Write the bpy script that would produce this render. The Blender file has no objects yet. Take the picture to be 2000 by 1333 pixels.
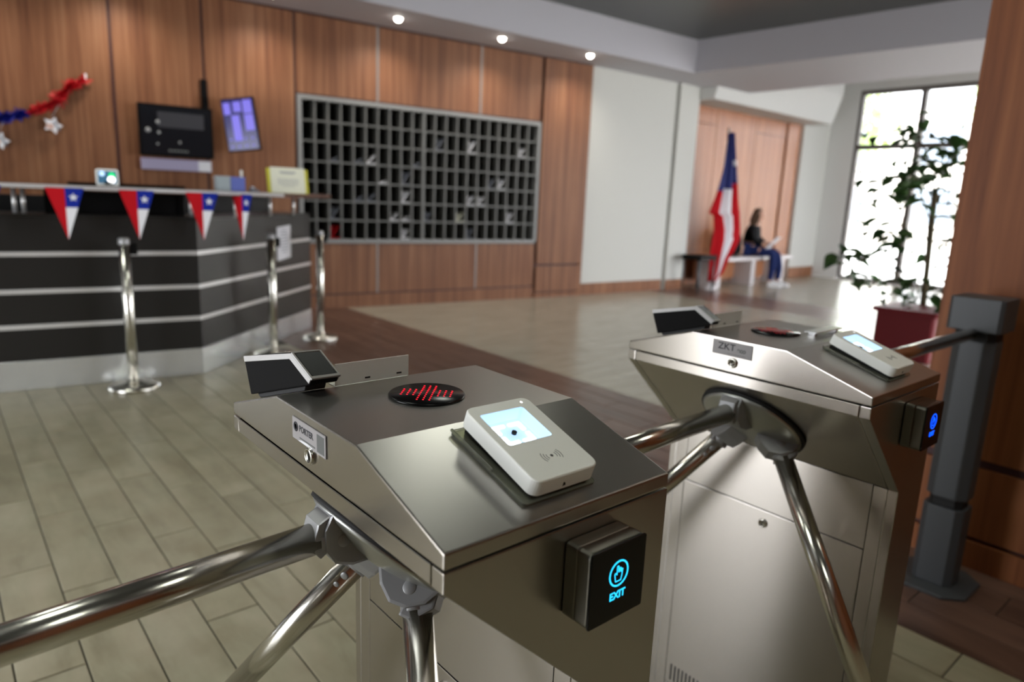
import bpy, bmesh, math, random
from mathutils import Vector, Matrix, Euler
R = math.radians
rnd = random.Random(7)
SC = bpy.context.scene
COL = SC.collection

# ------------------------------------------------------------------ camera
cam_d = bpy.data.cameras.new('camera'); cam = bpy.data.objects.new('camera', cam_d); COL.objects.link(cam)
yaw, pitch, roll = R(40.7), 0.2047, 0.0419
fw = Vector((math.sin(yaw)*math.cos(pitch), math.cos(yaw)*math.cos(pitch), -math.sin(pitch)))
up0 = Vector((math.sin(yaw)*math.sin(pitch), math.cos(yaw)*math.sin(pitch), math.cos(pitch)))
rt0 = Vector((math.cos(yaw), -math.sin(yaw), 0))
rt = rt0*math.cos(roll) + up0*math.sin(roll); up = up0*math.cos(roll) - rt0*math.sin(roll)
cam.matrix_world = Matrix(((rt.x, up.x, -fw.x, 0), (rt.y, up.y, -fw.y, 0), (rt.z, up.z, -fw.z, 1.3), (0, 0, 0, 1)))
cam_d.sensor_width = 36; cam_d.lens = 36*1332.1/2000
cam_d.clip_start = 0.02; cam_d.clip_end = 200
cam_d.dof.use_dof = True; cam_d.dof.focus_distance = 0.88; cam_d.dof.aperture_fstop = 3.4
cam_d.dof.aperture_blades = 0
SC.camera = cam
# ------------------------------------------------------------------ sky, light, exposure
W = bpy.data.worlds.new('daylight'); SC.world = W; W.use_nodes = True
bg = W.node_tree.nodes['Background']; bg.inputs[0].default_value = (0.92, 0.945, 1.0, 1); bg.inputs[1].default_value = 11.
def area(name, loc, rot, sx, sy, power=0, color=(1, 1, 1), portal=False):
    d = bpy.data.lights.new(name, 'AREA'); d.shape = 'RECTANGLE'; d.size = sx; d.size_y = sy; d.energy = power; d.color = color
    if portal: d.cycles.is_portal = True
    o = bpy.data.objects.new(name, d); COL.objects.link(o); o.location = loc; o.rotation_euler = rot; return o
area('street_window_portal', (14.2, 2.6, 1.8), (0, R(90), 0), 3.7, 7.4, 1, portal=True)
area('entrance_portal', (-3.9, 2.6, 1.2), (0, R(-90), 0), 2.3, 3.0, 1, portal=True)
area('fill_opening_portal', (9.78, -3.45, 1.65), (R(90), 0, 0), 7.4, 3.3, 1, portal=True)  # guides sky light through the added opening in the front wall
def spot(name, loc, power, size=R(150), blend=.9, color=(1, .93, .84)):
    d = bpy.data.lights.new(name, 'SPOT'); d.energy = power; d.spot_size = size; d.spot_blend = blend; d.color = color; d.shadow_soft_size = .04
    o = bpy.data.objects.new(name, d); COL.objects.link(o); o.location = loc; return o
SC.view_settings.view_transform = 'Standard'; SC.view_settings.look = 'None'
SC.view_settings.gamma = 1; SC.view_settings.use_curve_mapping = False; SC.view_settings.exposure = 0.15
try:
    SC.cycles.use_denoising = True; SC.cycles.denoiser = 'OPENIMAGEDENOISE'
    SC.cycles.max_bounces = 8; SC.cycles.diffuse_bounces = 5; SC.cycles.glossy_bounces = 5; SC.cycles.transmission_bounces = 6
    SC.cycles.sample_clamp_indirect = 6; SC.cycles.caustics_reflective = False; SC.cycles.caustics_refractive = False
except Exception: pass

# ------------------------------------------------------------------ materials
def s2l(c):
    return tuple(((x/255)/12.92 if x/255 <= .04045 else ((x/255+.055)/1.055)**2.4) for x in c) + (1,)
def mat(name, col, rough=.5, metal=0., emit=None, estr=0., spec=.5, coat=0., alpha=1., trans=0., ani=0., tang=None, bump=None, ior=None, vary=0.):
    m = bpy.data.materials.new(name); m.use_nodes = True; nt = m.node_tree; b = nt.nodes['Principled BSDF']
    b.inputs['Base Color'].default_value = s2l(col); b.inputs['Roughness'].default_value = rough; b.inputs['Metallic'].default_value = metal
    b.inputs['Specular IOR Level'].default_value = spec; b.inputs['Coat Weight'].default_value = coat; b.inputs['Coat Roughness'].default_value = .08
    b.inputs['Transmission Weight'].default_value = trans; b.inputs['Alpha'].default_value = alpha
    if ior: b.inputs['IOR'].default_value = ior
    if emit: b.inputs['Emission Color'].default_value = s2l(emit); b.inputs['Emission Strength'].default_value = estr
    if ani:
        b.inputs['Anisotropic'].default_value = ani
        c = nt.nodes.new('ShaderNodeCombineXYZ')
        for i in range(3): c.inputs[i].default_value = tang[i]
        nt.links.new(c.outputs[0], b.inputs['Tangent'])
    if bump:   # (scale xyz, strength, distance)
        tc = nt.nodes.new('ShaderNodeTexCoord'); mp = nt.nodes.new('ShaderNodeMapping'); mp.inputs['Scale'].default_value = bump[0]
        n = nt.nodes.new('ShaderNodeTexNoise'); n.inputs['Scale'].default_value = 1; n.inputs['Detail'].default_value = 4
        bp = nt.nodes.new('ShaderNodeBump'); bp.inputs['Strength'].default_value = bump[1]; bp.inputs['Distance'].default_value = bump[2]
        nt.links.new(tc.outputs['Object'], mp.inputs[0]); nt.links.new(mp.outputs[0], n.inputs[0]); nt.links.new(n.outputs[0], bp.inputs['Height']); nt.links.new(bp.outputs[0], b.inputs['Normal'])
        if vary:
            mr = nt.nodes.new('ShaderNodeMapRange'); mr.inputs[3].default_value = rough-vary; mr.inputs[4].default_value = rough+vary
            nt.links.new(n.outputs[0], mr.inputs[0]); nt.links.new(mr.outputs[0], b.inputs['Roughness'])
    return m
def grainmat(name, stops, scale, rough=.45, objrand=0., detail=5, spec=.5, big=None, coat=0., rvar=0., distort=0.):
    m = bpy.data.materials.new(name); m.use_nodes = True; nt = m.node_tree; b = nt.nodes['Principled BSDF']; L = nt.links.new
    tc = nt.nodes.new('ShaderNodeTexCoord'); mp = nt.nodes.new('ShaderNodeMapping'); mp.inputs['Scale'].default_value = scale
    n = nt.nodes.new('ShaderNodeTexNoise'); n.inputs['Scale'].default_value = 1; n.inputs['Detail'].default_value = detail; n.inputs['Roughness'].default_value = .6; n.inputs['Distortion'].default_value = distort
    src = tc.outputs['Object']
    if objrand:
        oi = nt.nodes.new('ShaderNodeObjectInfo'); ad = nt.nodes.new('ShaderNodeVectorMath'); ad.operation = 'ADD'
        ml = nt.nodes.new('ShaderNodeMath'); ml.operation = 'MULTIPLY'; ml.inputs[1].default_value = 37.
        L(oi.outputs['Random'], ml.inputs[0]); L(src, ad.inputs[0]); L(ml.outputs[0], ad.inputs[1]); src = ad.outputs[0]
    L(src, mp.inputs[0]); L(mp.outputs[0], n.inputs[0])
    r = nt.nodes.new('ShaderNodeValToRGB'); e = r.color_ramp.elements
    while len(e) < len(stops): e.new(.5)
    for q, (p, c) in zip(e, stops): q.position = p; q.color = s2l(c)
    L(n.outputs[0], r.inputs[0]); out = r.outputs[0]
    if objrand:
        hs = nt.nodes.new('ShaderNodeHueSaturation'); mr = nt.nodes.new('ShaderNodeMapRange'); mr.inputs[3].default_value = 1-objrand; mr.inputs[4].default_value = 1+objrand
        L(oi.outputs['Random'], mr.inputs[0]); L(mr.outputs[0], hs.inputs['Value']); L(out, hs.inputs['Color']); out = hs.outputs[0]
    if big:
        n2 = nt.nodes.new('ShaderNodeTexNoise'); n2.inputs['Scale'].default_value = big[0]; n2.inputs['Detail'].default_value = 3; L(src, n2.inputs[0])
        mx = nt.nodes.new('ShaderNodeMix'); mx.data_type = 'RGBA'; mx.blend_type = 'MULTIPLY'; mr2 = nt.nodes.new('ShaderNodeMapRange')
        mr2.inputs[1].default_value = .3; mr2.inputs[2].default_value = .7; mr2.inputs[3].default_value = 0; mr2.inputs[4].default_value = big[1]
        L(n2.outputs[0], mr2.inputs[0]); L(mr2.outputs[0], mx.inputs[0]); L(out, mx.inputs[6]); mx.inputs[7].default_value = s2l(big[2]); out = mx.outputs[2]
    L(out, b.inputs['Base Color']); b.inputs['Roughness'].default_value = rough; b.inputs['Specular IOR Level'].default_value = spec; b.inputs['Coat Weight'].default_value = coat
    return m
M = {}
WOOD = [(.3, (104, 65, 44)), (.5, (134, 91, 63)), (.7, (152, 110, 80))]
M['wood'] = grainmat('wood_panel', WOOD, (22, 22, .55), .48, .0, 6, spec=.25, big=(1.2, .35, (200, 170, 150)), distort=.3)
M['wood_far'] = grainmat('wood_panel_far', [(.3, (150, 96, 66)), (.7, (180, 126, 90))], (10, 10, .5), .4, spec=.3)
M['wood_right'] = grainmat('wood_panel_right', [(.3, (100, 54, 28)), (.5, (126, 74, 42)), (.7, (144, 90, 54))], (26, 14, .6), .55, spec=.25, distort=.3)
M['groove'] = mat('groove_red', (58, 22, 22), .6)
M['gstrip'] = mat('grey_strip', (128, 124, 120), .45, .5)
M['white'] = mat('white_paint', (214, 214, 210), .7, bump=((3, 3, 3), .05, .002))
M['whitew'] = mat('white_wall', (205, 205, 198), .65, bump=((2, 2, 2), .05, .002))
M['lilac'] = mat('soffit_paint', (196, 194, 200), .7)
M['tray'] = mat('tray_ceiling', (74, 76, 74), .33, .1)
M['beige'] = grainmat('beige_plank', [(.28, (146, 141, 116)), (.5, (166, 161, 135)), (.72, (178, 171, 146))], (9, 2.2, 1), .30, .05, 6, big=(6., .35, (190, 165, 140)), distort=.4)
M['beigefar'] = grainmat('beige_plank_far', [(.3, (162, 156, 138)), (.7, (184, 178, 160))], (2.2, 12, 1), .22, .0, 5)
M['brown'] = grainmat('brown_plank', [(.3, (78, 56, 46)), (.5, (102, 76, 64)), (.72, (118, 90, 76))], (14, 2.2, 1), .28, .08, 6)
M['grout'] = mat('grout', (44, 41, 30), .9)
M['steel'] = mat('brushed_steel', (186, 183, 177), .31, 1., ani=.3, tang=(.7, .7, 0))
M['steely'] = mat('brushed_steel_side', (182, 176, 168), .27, 1., ani=.7, tang=(0, 0, 1))
M['chrome'] = mat('polished_tube', (208, 205, 196), .20, 1.)
M['cast'] = mat('cast_metal', (150, 150, 150), .42, .5, bump=((150, 150, 150), .15, .0004))
M['disc'] = mat('rotor_disc', (176, 177, 172), .36, .85)
M['black'] = mat('black_plastic', (13, 12, 12), .65, spec=.08)
M['blackg'] = mat('black_glass', (7, 7, 8), .22, spec=.25)
M['rubber'] = mat('black_rubber', (12, 12, 12), .7)
M['scr'] = mat('dark_screen', (26, 28, 27), .4, spec=.2)
M['silver'] = mat('silver_trim', (150, 148, 145), .45, .3)
M['wplastic'] = mat('white_plastic', (246, 247, 240), .4)
M['acrylic'] = mat('clear_acrylic', (225, 228, 205), .06, trans=.85, ior=1.45)
M['ledglare'] = mat('led_red_glare', (120, 5, 12), .5, emit=(220, 40, 60), estr=.5)  # weaker, pinker red: glare on the second disc put into the colour
M['led'] = mat('led_red', (120, 5, 12), .5, emit=(255, 20, 45), estr=1.6)
M['pit'] = mat('scan_window', (200, 222, 240), .25, emit=(175, 215, 255), estr=.8)
M['pitw'] = mat('scan_light', (255, 255, 255), .4, emit=(238, 246, 255), estr=2.6)
M['dled'] = mat('status_light', (255, 255, 255), .4, emit=(255, 255, 255), estr=2.)
M['cyan'] = mat('cyan_light', (20, 120, 160), .5, emit=(40, 200, 255), estr=1.5)
M['blue'] = mat('blue_light', (10, 40, 160), .5, emit=(5, 80, 255), estr=2.2)
M['ink'] = mat('grey_ink', (96, 98, 96), .6)
M['inkd'] = mat('dark_ink', (38, 38, 44), .6)
M['label'] = mat('paper_label', (158, 154, 154), .6)
M['slot'] = mat('dark_slot', (18, 18, 16), .8)
M['laminate'] = mat('dark_laminate', (26, 25, 24), .36, bump=((300, 300, 300), .04, .0005))
M['kick'] = mat('kick_plate', (226, 229, 230), .26, .75)
M['alu'] = mat('aluminium_strip', (232, 232, 232), .3, .6)
M['shelf'] = grainmat('dark_wood_shelf', [(.3, (70, 44, 36)), (.7, (104, 72, 58))], (3, 30, 3), .35)
M['shadow'] = mat('counter_shade', (12, 11, 11), .8)  # near-black puts the shade inside the counter into the colour
M['rack'] = mat('grey_rack', (96, 96, 92), .5, .1)
M['rackf'] = mat('rack_frame', (132, 132, 130), .5, .1)
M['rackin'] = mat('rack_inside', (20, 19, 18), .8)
M['greypost'] = mat('grey_powder_coat', (68, 70, 72), .5, .2)
M['red'] = mat('flag_red', (176, 6, 20), .75, spec=.2); M['fblue'] = mat('flag_blue', (12, 36, 140), .75, spec=.2); M['fwhite'] = mat('flag_white', (222, 222, 226), .6)
M['dblue'] = mat('flag_dark_blue', (22, 34, 100), .7)
M['tred'] = mat('tinsel_red', (190, 12, 26), .45, .2); M['tblue'] = mat('tinsel_blue', (14, 28, 140), .45, .2)
M['paper'] = mat('paper', (238, 238, 242), .7)
M['paperc'] = mat('cream_paper', (228, 228, 208), .7); M['yellow'] = mat('yellow_plastic', (196, 190, 30), .5)
M['pink'] = mat('pink_paper', (214, 178, 166), .7); M['gpaper'] = mat('grey_paper', (120, 124, 134), .7)
M['leaf'] = grainmat('leaf', [(.3, (20, 46, 16)), (.7, (52, 88, 30))], (6, 6, 6), .5, .25)
M['stem'] = mat('stem', (70, 60, 34), .8); M['soil'] = mat('soil', (40, 30, 22), .95); M['pot'] = mat('red_planter', (100, 8, 16), .55, spec=.25)
M['frame'] = mat('window_frame', (92, 86, 82), .5, .2)
M['glass'] = mat('window_glass', (255, 255, 255), .0, trans=1., ior=1.02)
M['skin'] = mat('skin', (196, 148, 124), .55); M['hair'] = mat('hair', (84, 62, 44), .6); M['jacket'] = mat('black_cloth', (11, 11, 13), .9, spec=.2); M['jeans'] = mat('blue_denim', (28, 40, 84), .9, spec=.2); M['shoe'] = mat('white_shoe', (230, 230, 230), .5)
M['stone'] = mat('bench_stone', (206, 200, 200), .35)
M['lampg'] = mat('lamp_glow', (255, 255, 255), .5, emit=(255, 246, 232), estr=22.)
M['fillg'] = mat('fill_glow', (255, 255, 250), .5, emit=(240, 244, 234), estr=13.)  # glow of the added fill panels overhead
M['lampr'] = mat('lamp_ring', (230, 230, 228), .4)
M['pave'] = mat('pale_paving', (214, 212, 206), .8); M['build'] = mat('pale_render', (220, 214, 204), .8); M['bwin'] = mat('far_window', (120, 130, 140), .2)
M['fol'] = mat('tree_foliage', (150, 172, 96), .7); M['bark'] = mat('bark', (120, 104, 86), .9)
M['tvs'] = mat('tv_screen', (10, 12, 14), .12, emit=(40, 48, 58), estr=.12)
M['tvi'] = mat('tv_icon', (130, 130, 130), .5, emit=(170, 170, 170), estr=.12)
M['tvp'] = mat('purple_screen', (20, 14, 80), .2, emit=(40, 26, 150), estr=.22)
M['tvl'] = mat('lilac_tile', (120, 110, 220), .3, emit=(110, 100, 215), estr=.5)
M['scb'] = mat('phone_screen', (40, 60, 80), .2, emit=(70, 120, 150), estr=.6); M['scg'] = mat('green_spot', (20, 180, 90), .3, emit=(30, 220, 120), estr=1.); M['scw'] = mat('white_spot', (255, 255, 255), .3, emit=(255, 255, 255), estr=2.2)
M['lil'] = mat('pale_lilac_board', (176, 168, 196), .6); M['boxb'] = mat('blue_box', (92, 104, 176), .6); M['boxg'] = mat('grey_box', (150, 160, 164), .6)

# ------------------------------------------------------------------ mesh helpers
class MB:
    def __init__(s): s.b = bmesh.new(); s.mi = 0
    def _tag(s, faces):
        for f in faces: f.material_index = s.mi
    def box(s, x0, x1, y0, y1, z0, z1, mtx=None):
        v = [s.b.verts.new((x, y, z)) for z in (z0, z1) for y in (y0, y1) for x in (x0, x1)]
        if mtx:
            for q in v: q.co = mtx @ q.co
        fs = [s.b.faces.new([v[i] for i in f]) for f in ((0, 2, 3, 1), (4, 5, 7, 6), (0, 1, 5, 4), (2, 6, 7, 3), (0, 4, 6, 2), (1, 3, 7, 5))]
        s._tag(fs); return s
    def prism(s, pts, a0, a1, mtx=None, axis='y'):
        """polygon pts extruded from a0 to a1. axis y: pts=(x,z); z: (x,y); x: (y,z)"""
        def P(p, a): return {'y': (p[0], a, p[1]), 'z': (p[0], p[1], a), 'x': (a, p[0], p[1])}[axis]
        A = [s.b.verts.new(P(p, a0)) for p in pts]; B = [s.b.verts.new(P(p, a1)) for p in pts]
        if mtx:
            for q in A+B: q.co = mtx @ q.co
        n = len(pts); fs = [s.b.faces.new(A), s.b.faces.new(B[::-1])]
        for i in range(n): fs.append(s.b.faces.new((A[i], B[i], B[(i+1) % n], A[(i+1) % n])))
        s._tag(fs); return s
    def tube(s, p, q, r, n=16, r2=None, cap=True):
        p, q = Vector(p), Vector(q); d = (q-p).normalized(); a = d.orthogonal().normalized(); b = d.cross(a); r2 = r if r2 is None else r2
        A = [s.b.verts.new(p+(a*math.cos(t)+b*math.sin(t))*r) for t in [2*math.pi*i/n for i in range(n)]]
        B = [s.b.verts.new(q+(a*math.cos(t)+b*math.sin(t))*r2) for t in [2*math.pi*i/n for i in range(n)]]
        fs = []
        for i in range(n):
            f = s.b.faces.new((A[i], A[(i+1) % n], B[(i+1) % n], B[i])); f.smooth = True; fs.append(f)
        if cap: fs += [s.b.faces.new(A[::-1]), s.b.faces.new(B)]
        s._tag(fs); return s
    def lathe(s, prof, n=24, mtx=None, smooth=True):
        rings = []
        for r, z in prof:
            rings.append([s.b.verts.new((r*math.cos(2*math.pi*i/n), r*math.sin(2*math.pi*i/n), z)) for i in range(n)])
        if mtx:
            for g in rings:
                for q in g: q.co = mtx @ q.co
        fs = []
        for A, B in zip(rings, rings[1:]):
            for i in range(n):
                f = s.b.faces.new((A[i], A[(i+1) % n], B[(i+1) % n], B[i])); f.smooth = smooth; fs.append(f)
        fs.append(s.b.faces.new(rings[0][::-1])); fs.append(s.b.faces.new(rings[-1]))
        s._tag(fs); return s
    def quad(s, *pts):
        f = s.b.faces.new([s.b.verts.new(p) for p in pts]); s._tag([f]); return s
    def path(s, pts, r, n=8):
        for a, b in zip(pts, pts[1:]): s.tube(a, b, r, n)
        return s
    def build(s, name, mats, parent=None, bevel=0, seg=2, mtx=None):
        bmesh.ops.recalc_face_normals(s.b, faces=s.b.faces[:])
        if bevel:
            es = [e for e in s.b.edges if len(e.link_faces) == 2 and e.calc_face_angle(0) > .35 and not (e.link_faces[0].smooth and e.link_faces[1].smooth)]
            bmesh.ops.bevel(s.b, geom=es, offset=bevel, segments=seg, affect='EDGES', profile=.7, clamp_overlap=True)
        if mtx: bmesh.ops.transform(s.b, matrix=mtx, verts=s.b.verts[:])
        me = bpy.data.meshes.new(name); s.b.to_mesh(me); s.b.free()
        for m in (mats if isinstance(mats, (list, tuple)) else [mats]): me.materials.append(M[m] if isinstance(m, str) else m)
        return link(name, me, parent)
def link(name, me, parent=None):
    o = bpy.data.objects.new(name, me); COL.objects.link(o)
    if parent: o.parent = parent
    return o
def thing(name, label, cat, loc=(0, 0, 0), rz=0, group=None):
    o = bpy.data.objects.new(name, None); COL.objects.link(o); o.location = loc; o.rotation_euler = (0, 0, rz); o.empty_display_size = .1
    return tag(o, label, cat, group)
def tag(o, label, cat, group=None):
    o['label'] = label; o['category'] = cat
    if group: o['group'] = group
    return o
def struct(o): o['kind'] = 'structure'; return o
def stuff(o): o['kind'] = 'stuff'; return o
def bx(name, m, parent, x0, x1, y0, y1, z0, z1, bevel=0, mtx=None): return MB().box(x0, x1, y0, y1, z0, z1).build(name, m, parent, bevel, mtx=mtx)
def rrect(w, h, r, n=6, cx=0, cy=0):
    out = []
    for k, (sx, sy) in enumerate(((1, 1), (-1, 1), (-1, -1), (1, -1))):
        for i in range(n+1):
            t = math.pi/2*k + math.pi/2*i/n
            out.append((cx+sx*(w/2-r)+r*math.cos(t), cy+sy*(h/2-r)+r*math.sin(t)))
    return out
def text_obj(name, body, size, m, parent, mtx, depth=.0004, align='CENTER', bold=0., sx=1.):
    c = bpy.data.curves.new(name, 'FONT'); c.body = body; c.size = size; c.extrude = depth; c.align_x = align; c.align_y = 'CENTER'; c.offset = bold
    t = bpy.data.objects.new(name, c); COL.objects.link(t)
    dg = bpy.context.evaluated_depsgraph_get(); dg.update(); me = bpy.data.meshes.new_from_object(t.evaluated_get(dg)); bpy.data.objects.remove(t)
    me.transform(mtx @ Matrix.Diagonal((sx, 1, 1, 1))); me.materials.clear(); me.materials.append(M[m]); me.name = name
    return link(name, me, parent)
def frame_m(o, x, y, z):   # matrix from origin + axes
    x, y, z = Vector(x), Vector(y), Vector(z)
    return Matrix(((x.x, y.x, z.x, o[0]), (x.y, y.y, z.y, o[1]), (x.z, y.z, z.z, o[2]), (0, 0, 0, 1)))

# ------------------------------------------------------------------ floor
floor = struct(bx('floor', 'grout', None, -4.2, 14.0, -3.2, 8.0, -.06, -.0035))
PW, PL_, G = .1575, .645, .0046
def plank_mesh(name, m, w=PW, l=PL_):
    b = MB(); x0, x1, y0, y1 = G/2, w-G/2, G/2, l-G/2; c = .0015
    pts = [(x0, y0), (x1, y0), (x1, y1), (x0, y1)]; ins = [(x0+c, y0+c), (x1-c, y0+c), (x1-c, y1-c), (x0+c, y1-c)]
    A = [b.b.verts.new((*p, -.0035)) for p in pts]; B = [b.b.verts.new((*p, -.0012)) for p in pts]; T = [b.b.verts.new((*p, 0)) for p in ins]
    for U, V in ((A, B), (B, T)):
        for i in range(4): b.b.faces.new((U[i], U[(i+1) % 4], V[(i+1) % 4], V[i]))
    b.b.faces.new(T); o = b.build(name, m); me = o.data; bpy.data.objects.remove(o); return me
def clip_rect(x0, x1, y0, y1, lim):
    return max(x0, lim[0]), min(x1, lim[1]), max(y0, lim[2]), min(y1, lim[3])
def lay(mname, xs, ybase, lim, singles, name='plank', pl=PL_):
    cache = {}; rest = MB(); used = False
    for i, (xa, xb, off) in enumerate(xs):
        k0 = int((lim[2]-off)//pl)-1
        for k in range(k0, k0+60):
            ya = off+k*pl; a, b_, c, d = clip_rect(xa, xb, ya, ya+pl, lim)
            if b_-a < .01 or d-c < .01: continue
            if singles((a+b_)/2, (c+d)/2):
                key = (round(b_-a, 3), round(d-c, 3))
                if key not in cache: cache[key] = plank_mesh(name, mname, b_-a, d-c)
                o = link(name, cache[key], floor); o.location = (a, c, 0)
            else:
                rest.box(a+G/2, b_-G/2, c+G/2, d-G/2, -.0035, 0); used = True
    if used: stuff(rest.build('plank_field', mname, floor))
offs = [.485, .271, .056]
xs = []
for i in range(-27, 13):
    xa = .217+PW*i; xb = xa+PW if i < 12 else 2.28
    xs.append((xa, xb, offs[i % 3]))
# camera-visible zone of near planks
lay('beige', xs, 0, (-4.2, 2.28, -3.2, 5.6), lambda x, y: (y > 1.55-.2*x if x < 1.6 else y > -.3) and y > .3 and x > -.75 and not (x > 1.2 and y < .0) and y < 5.3 and x > -.9+(0 if y > 2 else .2))
xb_ = [(2.28+.165*i, 2.28+.165*(i+1), offs[(i+1) % 3]) for i in range(8)]
lay('brown', xb_, 0, (2.28, 3.6, -3.2, 7.4), lambda x, y: y > .2 and y < 6.6)
# far field: planks run along X
def lay_x(mname, lim, pitch=.1575, l=1.2, nm='plank_field'):
    b = MB(); y = lim[2]; r = 0
    while y < lim[3]-.01:
        y2 = min(y+pitch, lim[3]); x = lim[0]-(r % 3)*l/3
        while x < lim[1]:
            a, c = max(x, lim[0]), min(x+l, lim[1])
            if c-a > .01: b.box(a+G/2, c-G/2, y+G/2, y2-G/2, -.0035, 0)
            x += l
        y = y2; r += 1
    stuff(b.build(nm, mname, floor))
lay_x('beigefar', (3.6, 8.42, -3.2, 7.2)); lay_x('brown', (8.42, 9.5, -3.2, 6.9)); lay_x('beigefar', (9.5, 14.0, -3.2, 6.9))

# ------------------------------------------------------------------ ceiling
CZ = 3.1
def ceil_poly(pts, z0, z1, m, name='panel'): return MB().prism(pts, z0, z1, axis='z').build(name, m, ceiling)
ceiling = struct(bpy.data.objects.new('ceiling', None)); COL.objects.link(ceiling)
ceil_poly([(-4.2, 6.90), (8.24, 5.98), (10.15, 5.7), (10.15, 6.95), (7.1, 6.9), (-4.2, 8.2)], CZ, 3.9, 'lilac')
ceil_poly([(8.24, 5.98), (8.75, -3.2), (10.25, -3.2), (10.15, 5.7)], CZ, 3.9, 'lilac')
ceil_poly([(-4.2, 6.90), (-4.2, -3.2), (-3.0, -3.2), (-3.0, 6.81)], CZ, 3.9, 'lilac')
ceil_poly([(-3.0, -3.2), (8.75, -3.2), (8.72, -2.2), (-3.0, -2.2)], CZ, 3.9, 'lilac')
ceil_poly([(-3.0, 6.95), (8.3, 6.1), (8.85, -2.4), (-3.0, -2.4)], 3.52, 3.9, 'tray')
ceil_poly([(10.0, -3.2), (14.2, -3.2), (14.2, 7.0), (10.0, 7.0)], 3.78, 3.95, 'lilac')
# ------------------------------------------------------------------ reception wall (frame turned 6.98 degrees)
WM = Matrix.Translation((3.388, 7.172, 0)) @ Matrix.Rotation(-R(6.98), 4, 'Z')
def wl(x, y, z=0): return WM @ Vector((x, y, z))
wall = struct(bpy.data.objects.new('wall_back', None)); COL.objects.link(wall); wall.matrix_world = WM
T = .012
MB().box(-7.6, -.29, .012, .45, 0, 3.12).box(2.825, 3.64, .012, .45, 0, 3.12).box(-.29, 2.825, .012, .45, 0, .745).box(-.29, 2.825, .012, .45, 2.282, 3.12).build('backing', 'groove', wall)
g = .013
def panel(x0, x1, z0, z1, y=0., m='wood'): return bx('panel', m, wall, x0+g, x1-g, y-.0, y+.014, z0+g*.5, z1-g*.5, .001)
for a, b in ((-5.2, -3.6), (-3.6, -1.965), (-1.965, -1.19), (-1.19, -.31)): panel(a, b, .16, 3.09)
for a, b in ((-.31, .6), (.6, 1.93), (1.93, 2.845)): panel(a, b, 2.30, 3.09); panel(a, b, .16, .735)
panel(2.845, 3.64, .452, 3.09, -.03); panel(2.845, 3.64, .075, .440, -.03); bx('plinth', 'wood', wall, 2.85, 3.635, -.03, .014, 0, .066)
bx('pilaster_side', 'wood', wall, 3.60, 3.64, -.028, .32, 0, 3.09)
bx('skirting', 'wood', wall, -5.2, 2.835, -.012, .014, 0, .150, .002)
for x in (.6, 1.93): 
    bx('joint_strip', 'gstrip', wall, x-.011, x+.011, -.003, .012, 2.30, 3.09); bx('joint_strip', 'gstrip', wall, x-.007, x+.007, -.001, .012, .16, .735)
bx('top_trim', 'groove', wall, -5.2, 3.64, -.02, .014, 3.088, 3.1)

# pigeonhole rack set into the wall
rack = thing('pigeonhole_rack', 'grey metal pigeonhole rack of seven rows and twenty-one columns in the wood wall', 'rack'); rack.matrix_world = WM
X0, X1, Z0, Z1 = -.255, 2.795, .782, 2.245; D0, D1 = -.025, .36
MB().box(X0-.045, X1+.04, D0, D1+.02, Z1, Z1+.045).box(X0-.045, X1+.04, -.010, D1+.02, Z0-.045, Z0).box(X0-.045, X0, D0, D1+.02, Z0, Z1).box(X1, X1+.04, D0, D1+.02, Z0, Z1).build('frame', 'rackf', rack, .002)
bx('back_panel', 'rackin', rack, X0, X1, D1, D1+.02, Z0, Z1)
cols = [X0+(1.17-X0)*i/10 for i in range(11)] + [1.17+(X1-1.17)*i/11 for i in range(1, 12)]
rows = [Z1-(Z1-Z0)*i/7 for i in range(8)]
def dup(o, parent, loc):
    c = o.copy(); COL.objects.link(c); c.parent = parent; c.location = loc; return c
dv = bx('divider', 'rack', rack, -.009, .009, -.012, D1, Z0, Z1); dv.location = (cols[1], 0, 0)
for i, x in enumerate(cols[2:-1], 2):
    if i == 10: bx('divider', 'rack', rack, x-.018, x+.018, -.016, D1, Z0, Z1)
    else: dup(dv, rack, (x, 0, 0))
sh = bx('shelf', 'rack', rack, X0, X1, -.008, D1, -.008, .008); sh.location = (0, 0, rows[1])
for z in rows[2:-1]: dup(sh, rack, (0, 0, z))
ORD = ['', 'first', 'second', 'third', 'fourth', 'fifth', 'sixth', 'seventh', 'eighth', 'ninth', 'tenth', 'eleventh', 'twelfth', 'thirteenth', 'fourteenth', 'fifteenth', 'sixteenth', 'seventeenth', 'eighteenth', 'nineteenth', 'twentieth', 'twenty-first']
ENV = [(3, 3, 'gpaper', 'grey', .3), (3, 6, 'paper', 'white', .55), (3, 5, 'gpaper', 'grey', .3), (4, 9, 'gpaper', 'grey', .8), (5, 9, 'paper', 'white', .75), (5, 5, 'gpaper', 'grey', .35), (5, 6, 'gpaper', 'grey', .5), (4, 7, 'paper', 'white', .2),
       (6, 3, 'gpaper', 'grey', .75), (6, 8, 'paper', 'white', .5), (6, 9, 'paper', 'white', .3), (7, 9, 'paper', 'white', .6), (7, 3, 'red', 'red', .8), (2, 12, 'gpaper', 'grey', .75), (2, 15, 'paper', 'white', .8), (2, 20, 'paper', 'white', .6), (4, 17, 'gpaper', 'grey', .7), (4, 18, 'paper', 'white', .7),
       (5, 15, 'paper', 'white', .6), (5, 16, 'paper', 'white', .6), (6, 14, 'paperc', 'cream', .6), (6, 19, 'paper', 'white', .7), (7, 15, 'gpaper', 'grey', .7), (6, 11, 'gpaper', 'grey', .6), (3, 10, 'gpaper', 'grey', .3)]
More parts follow.
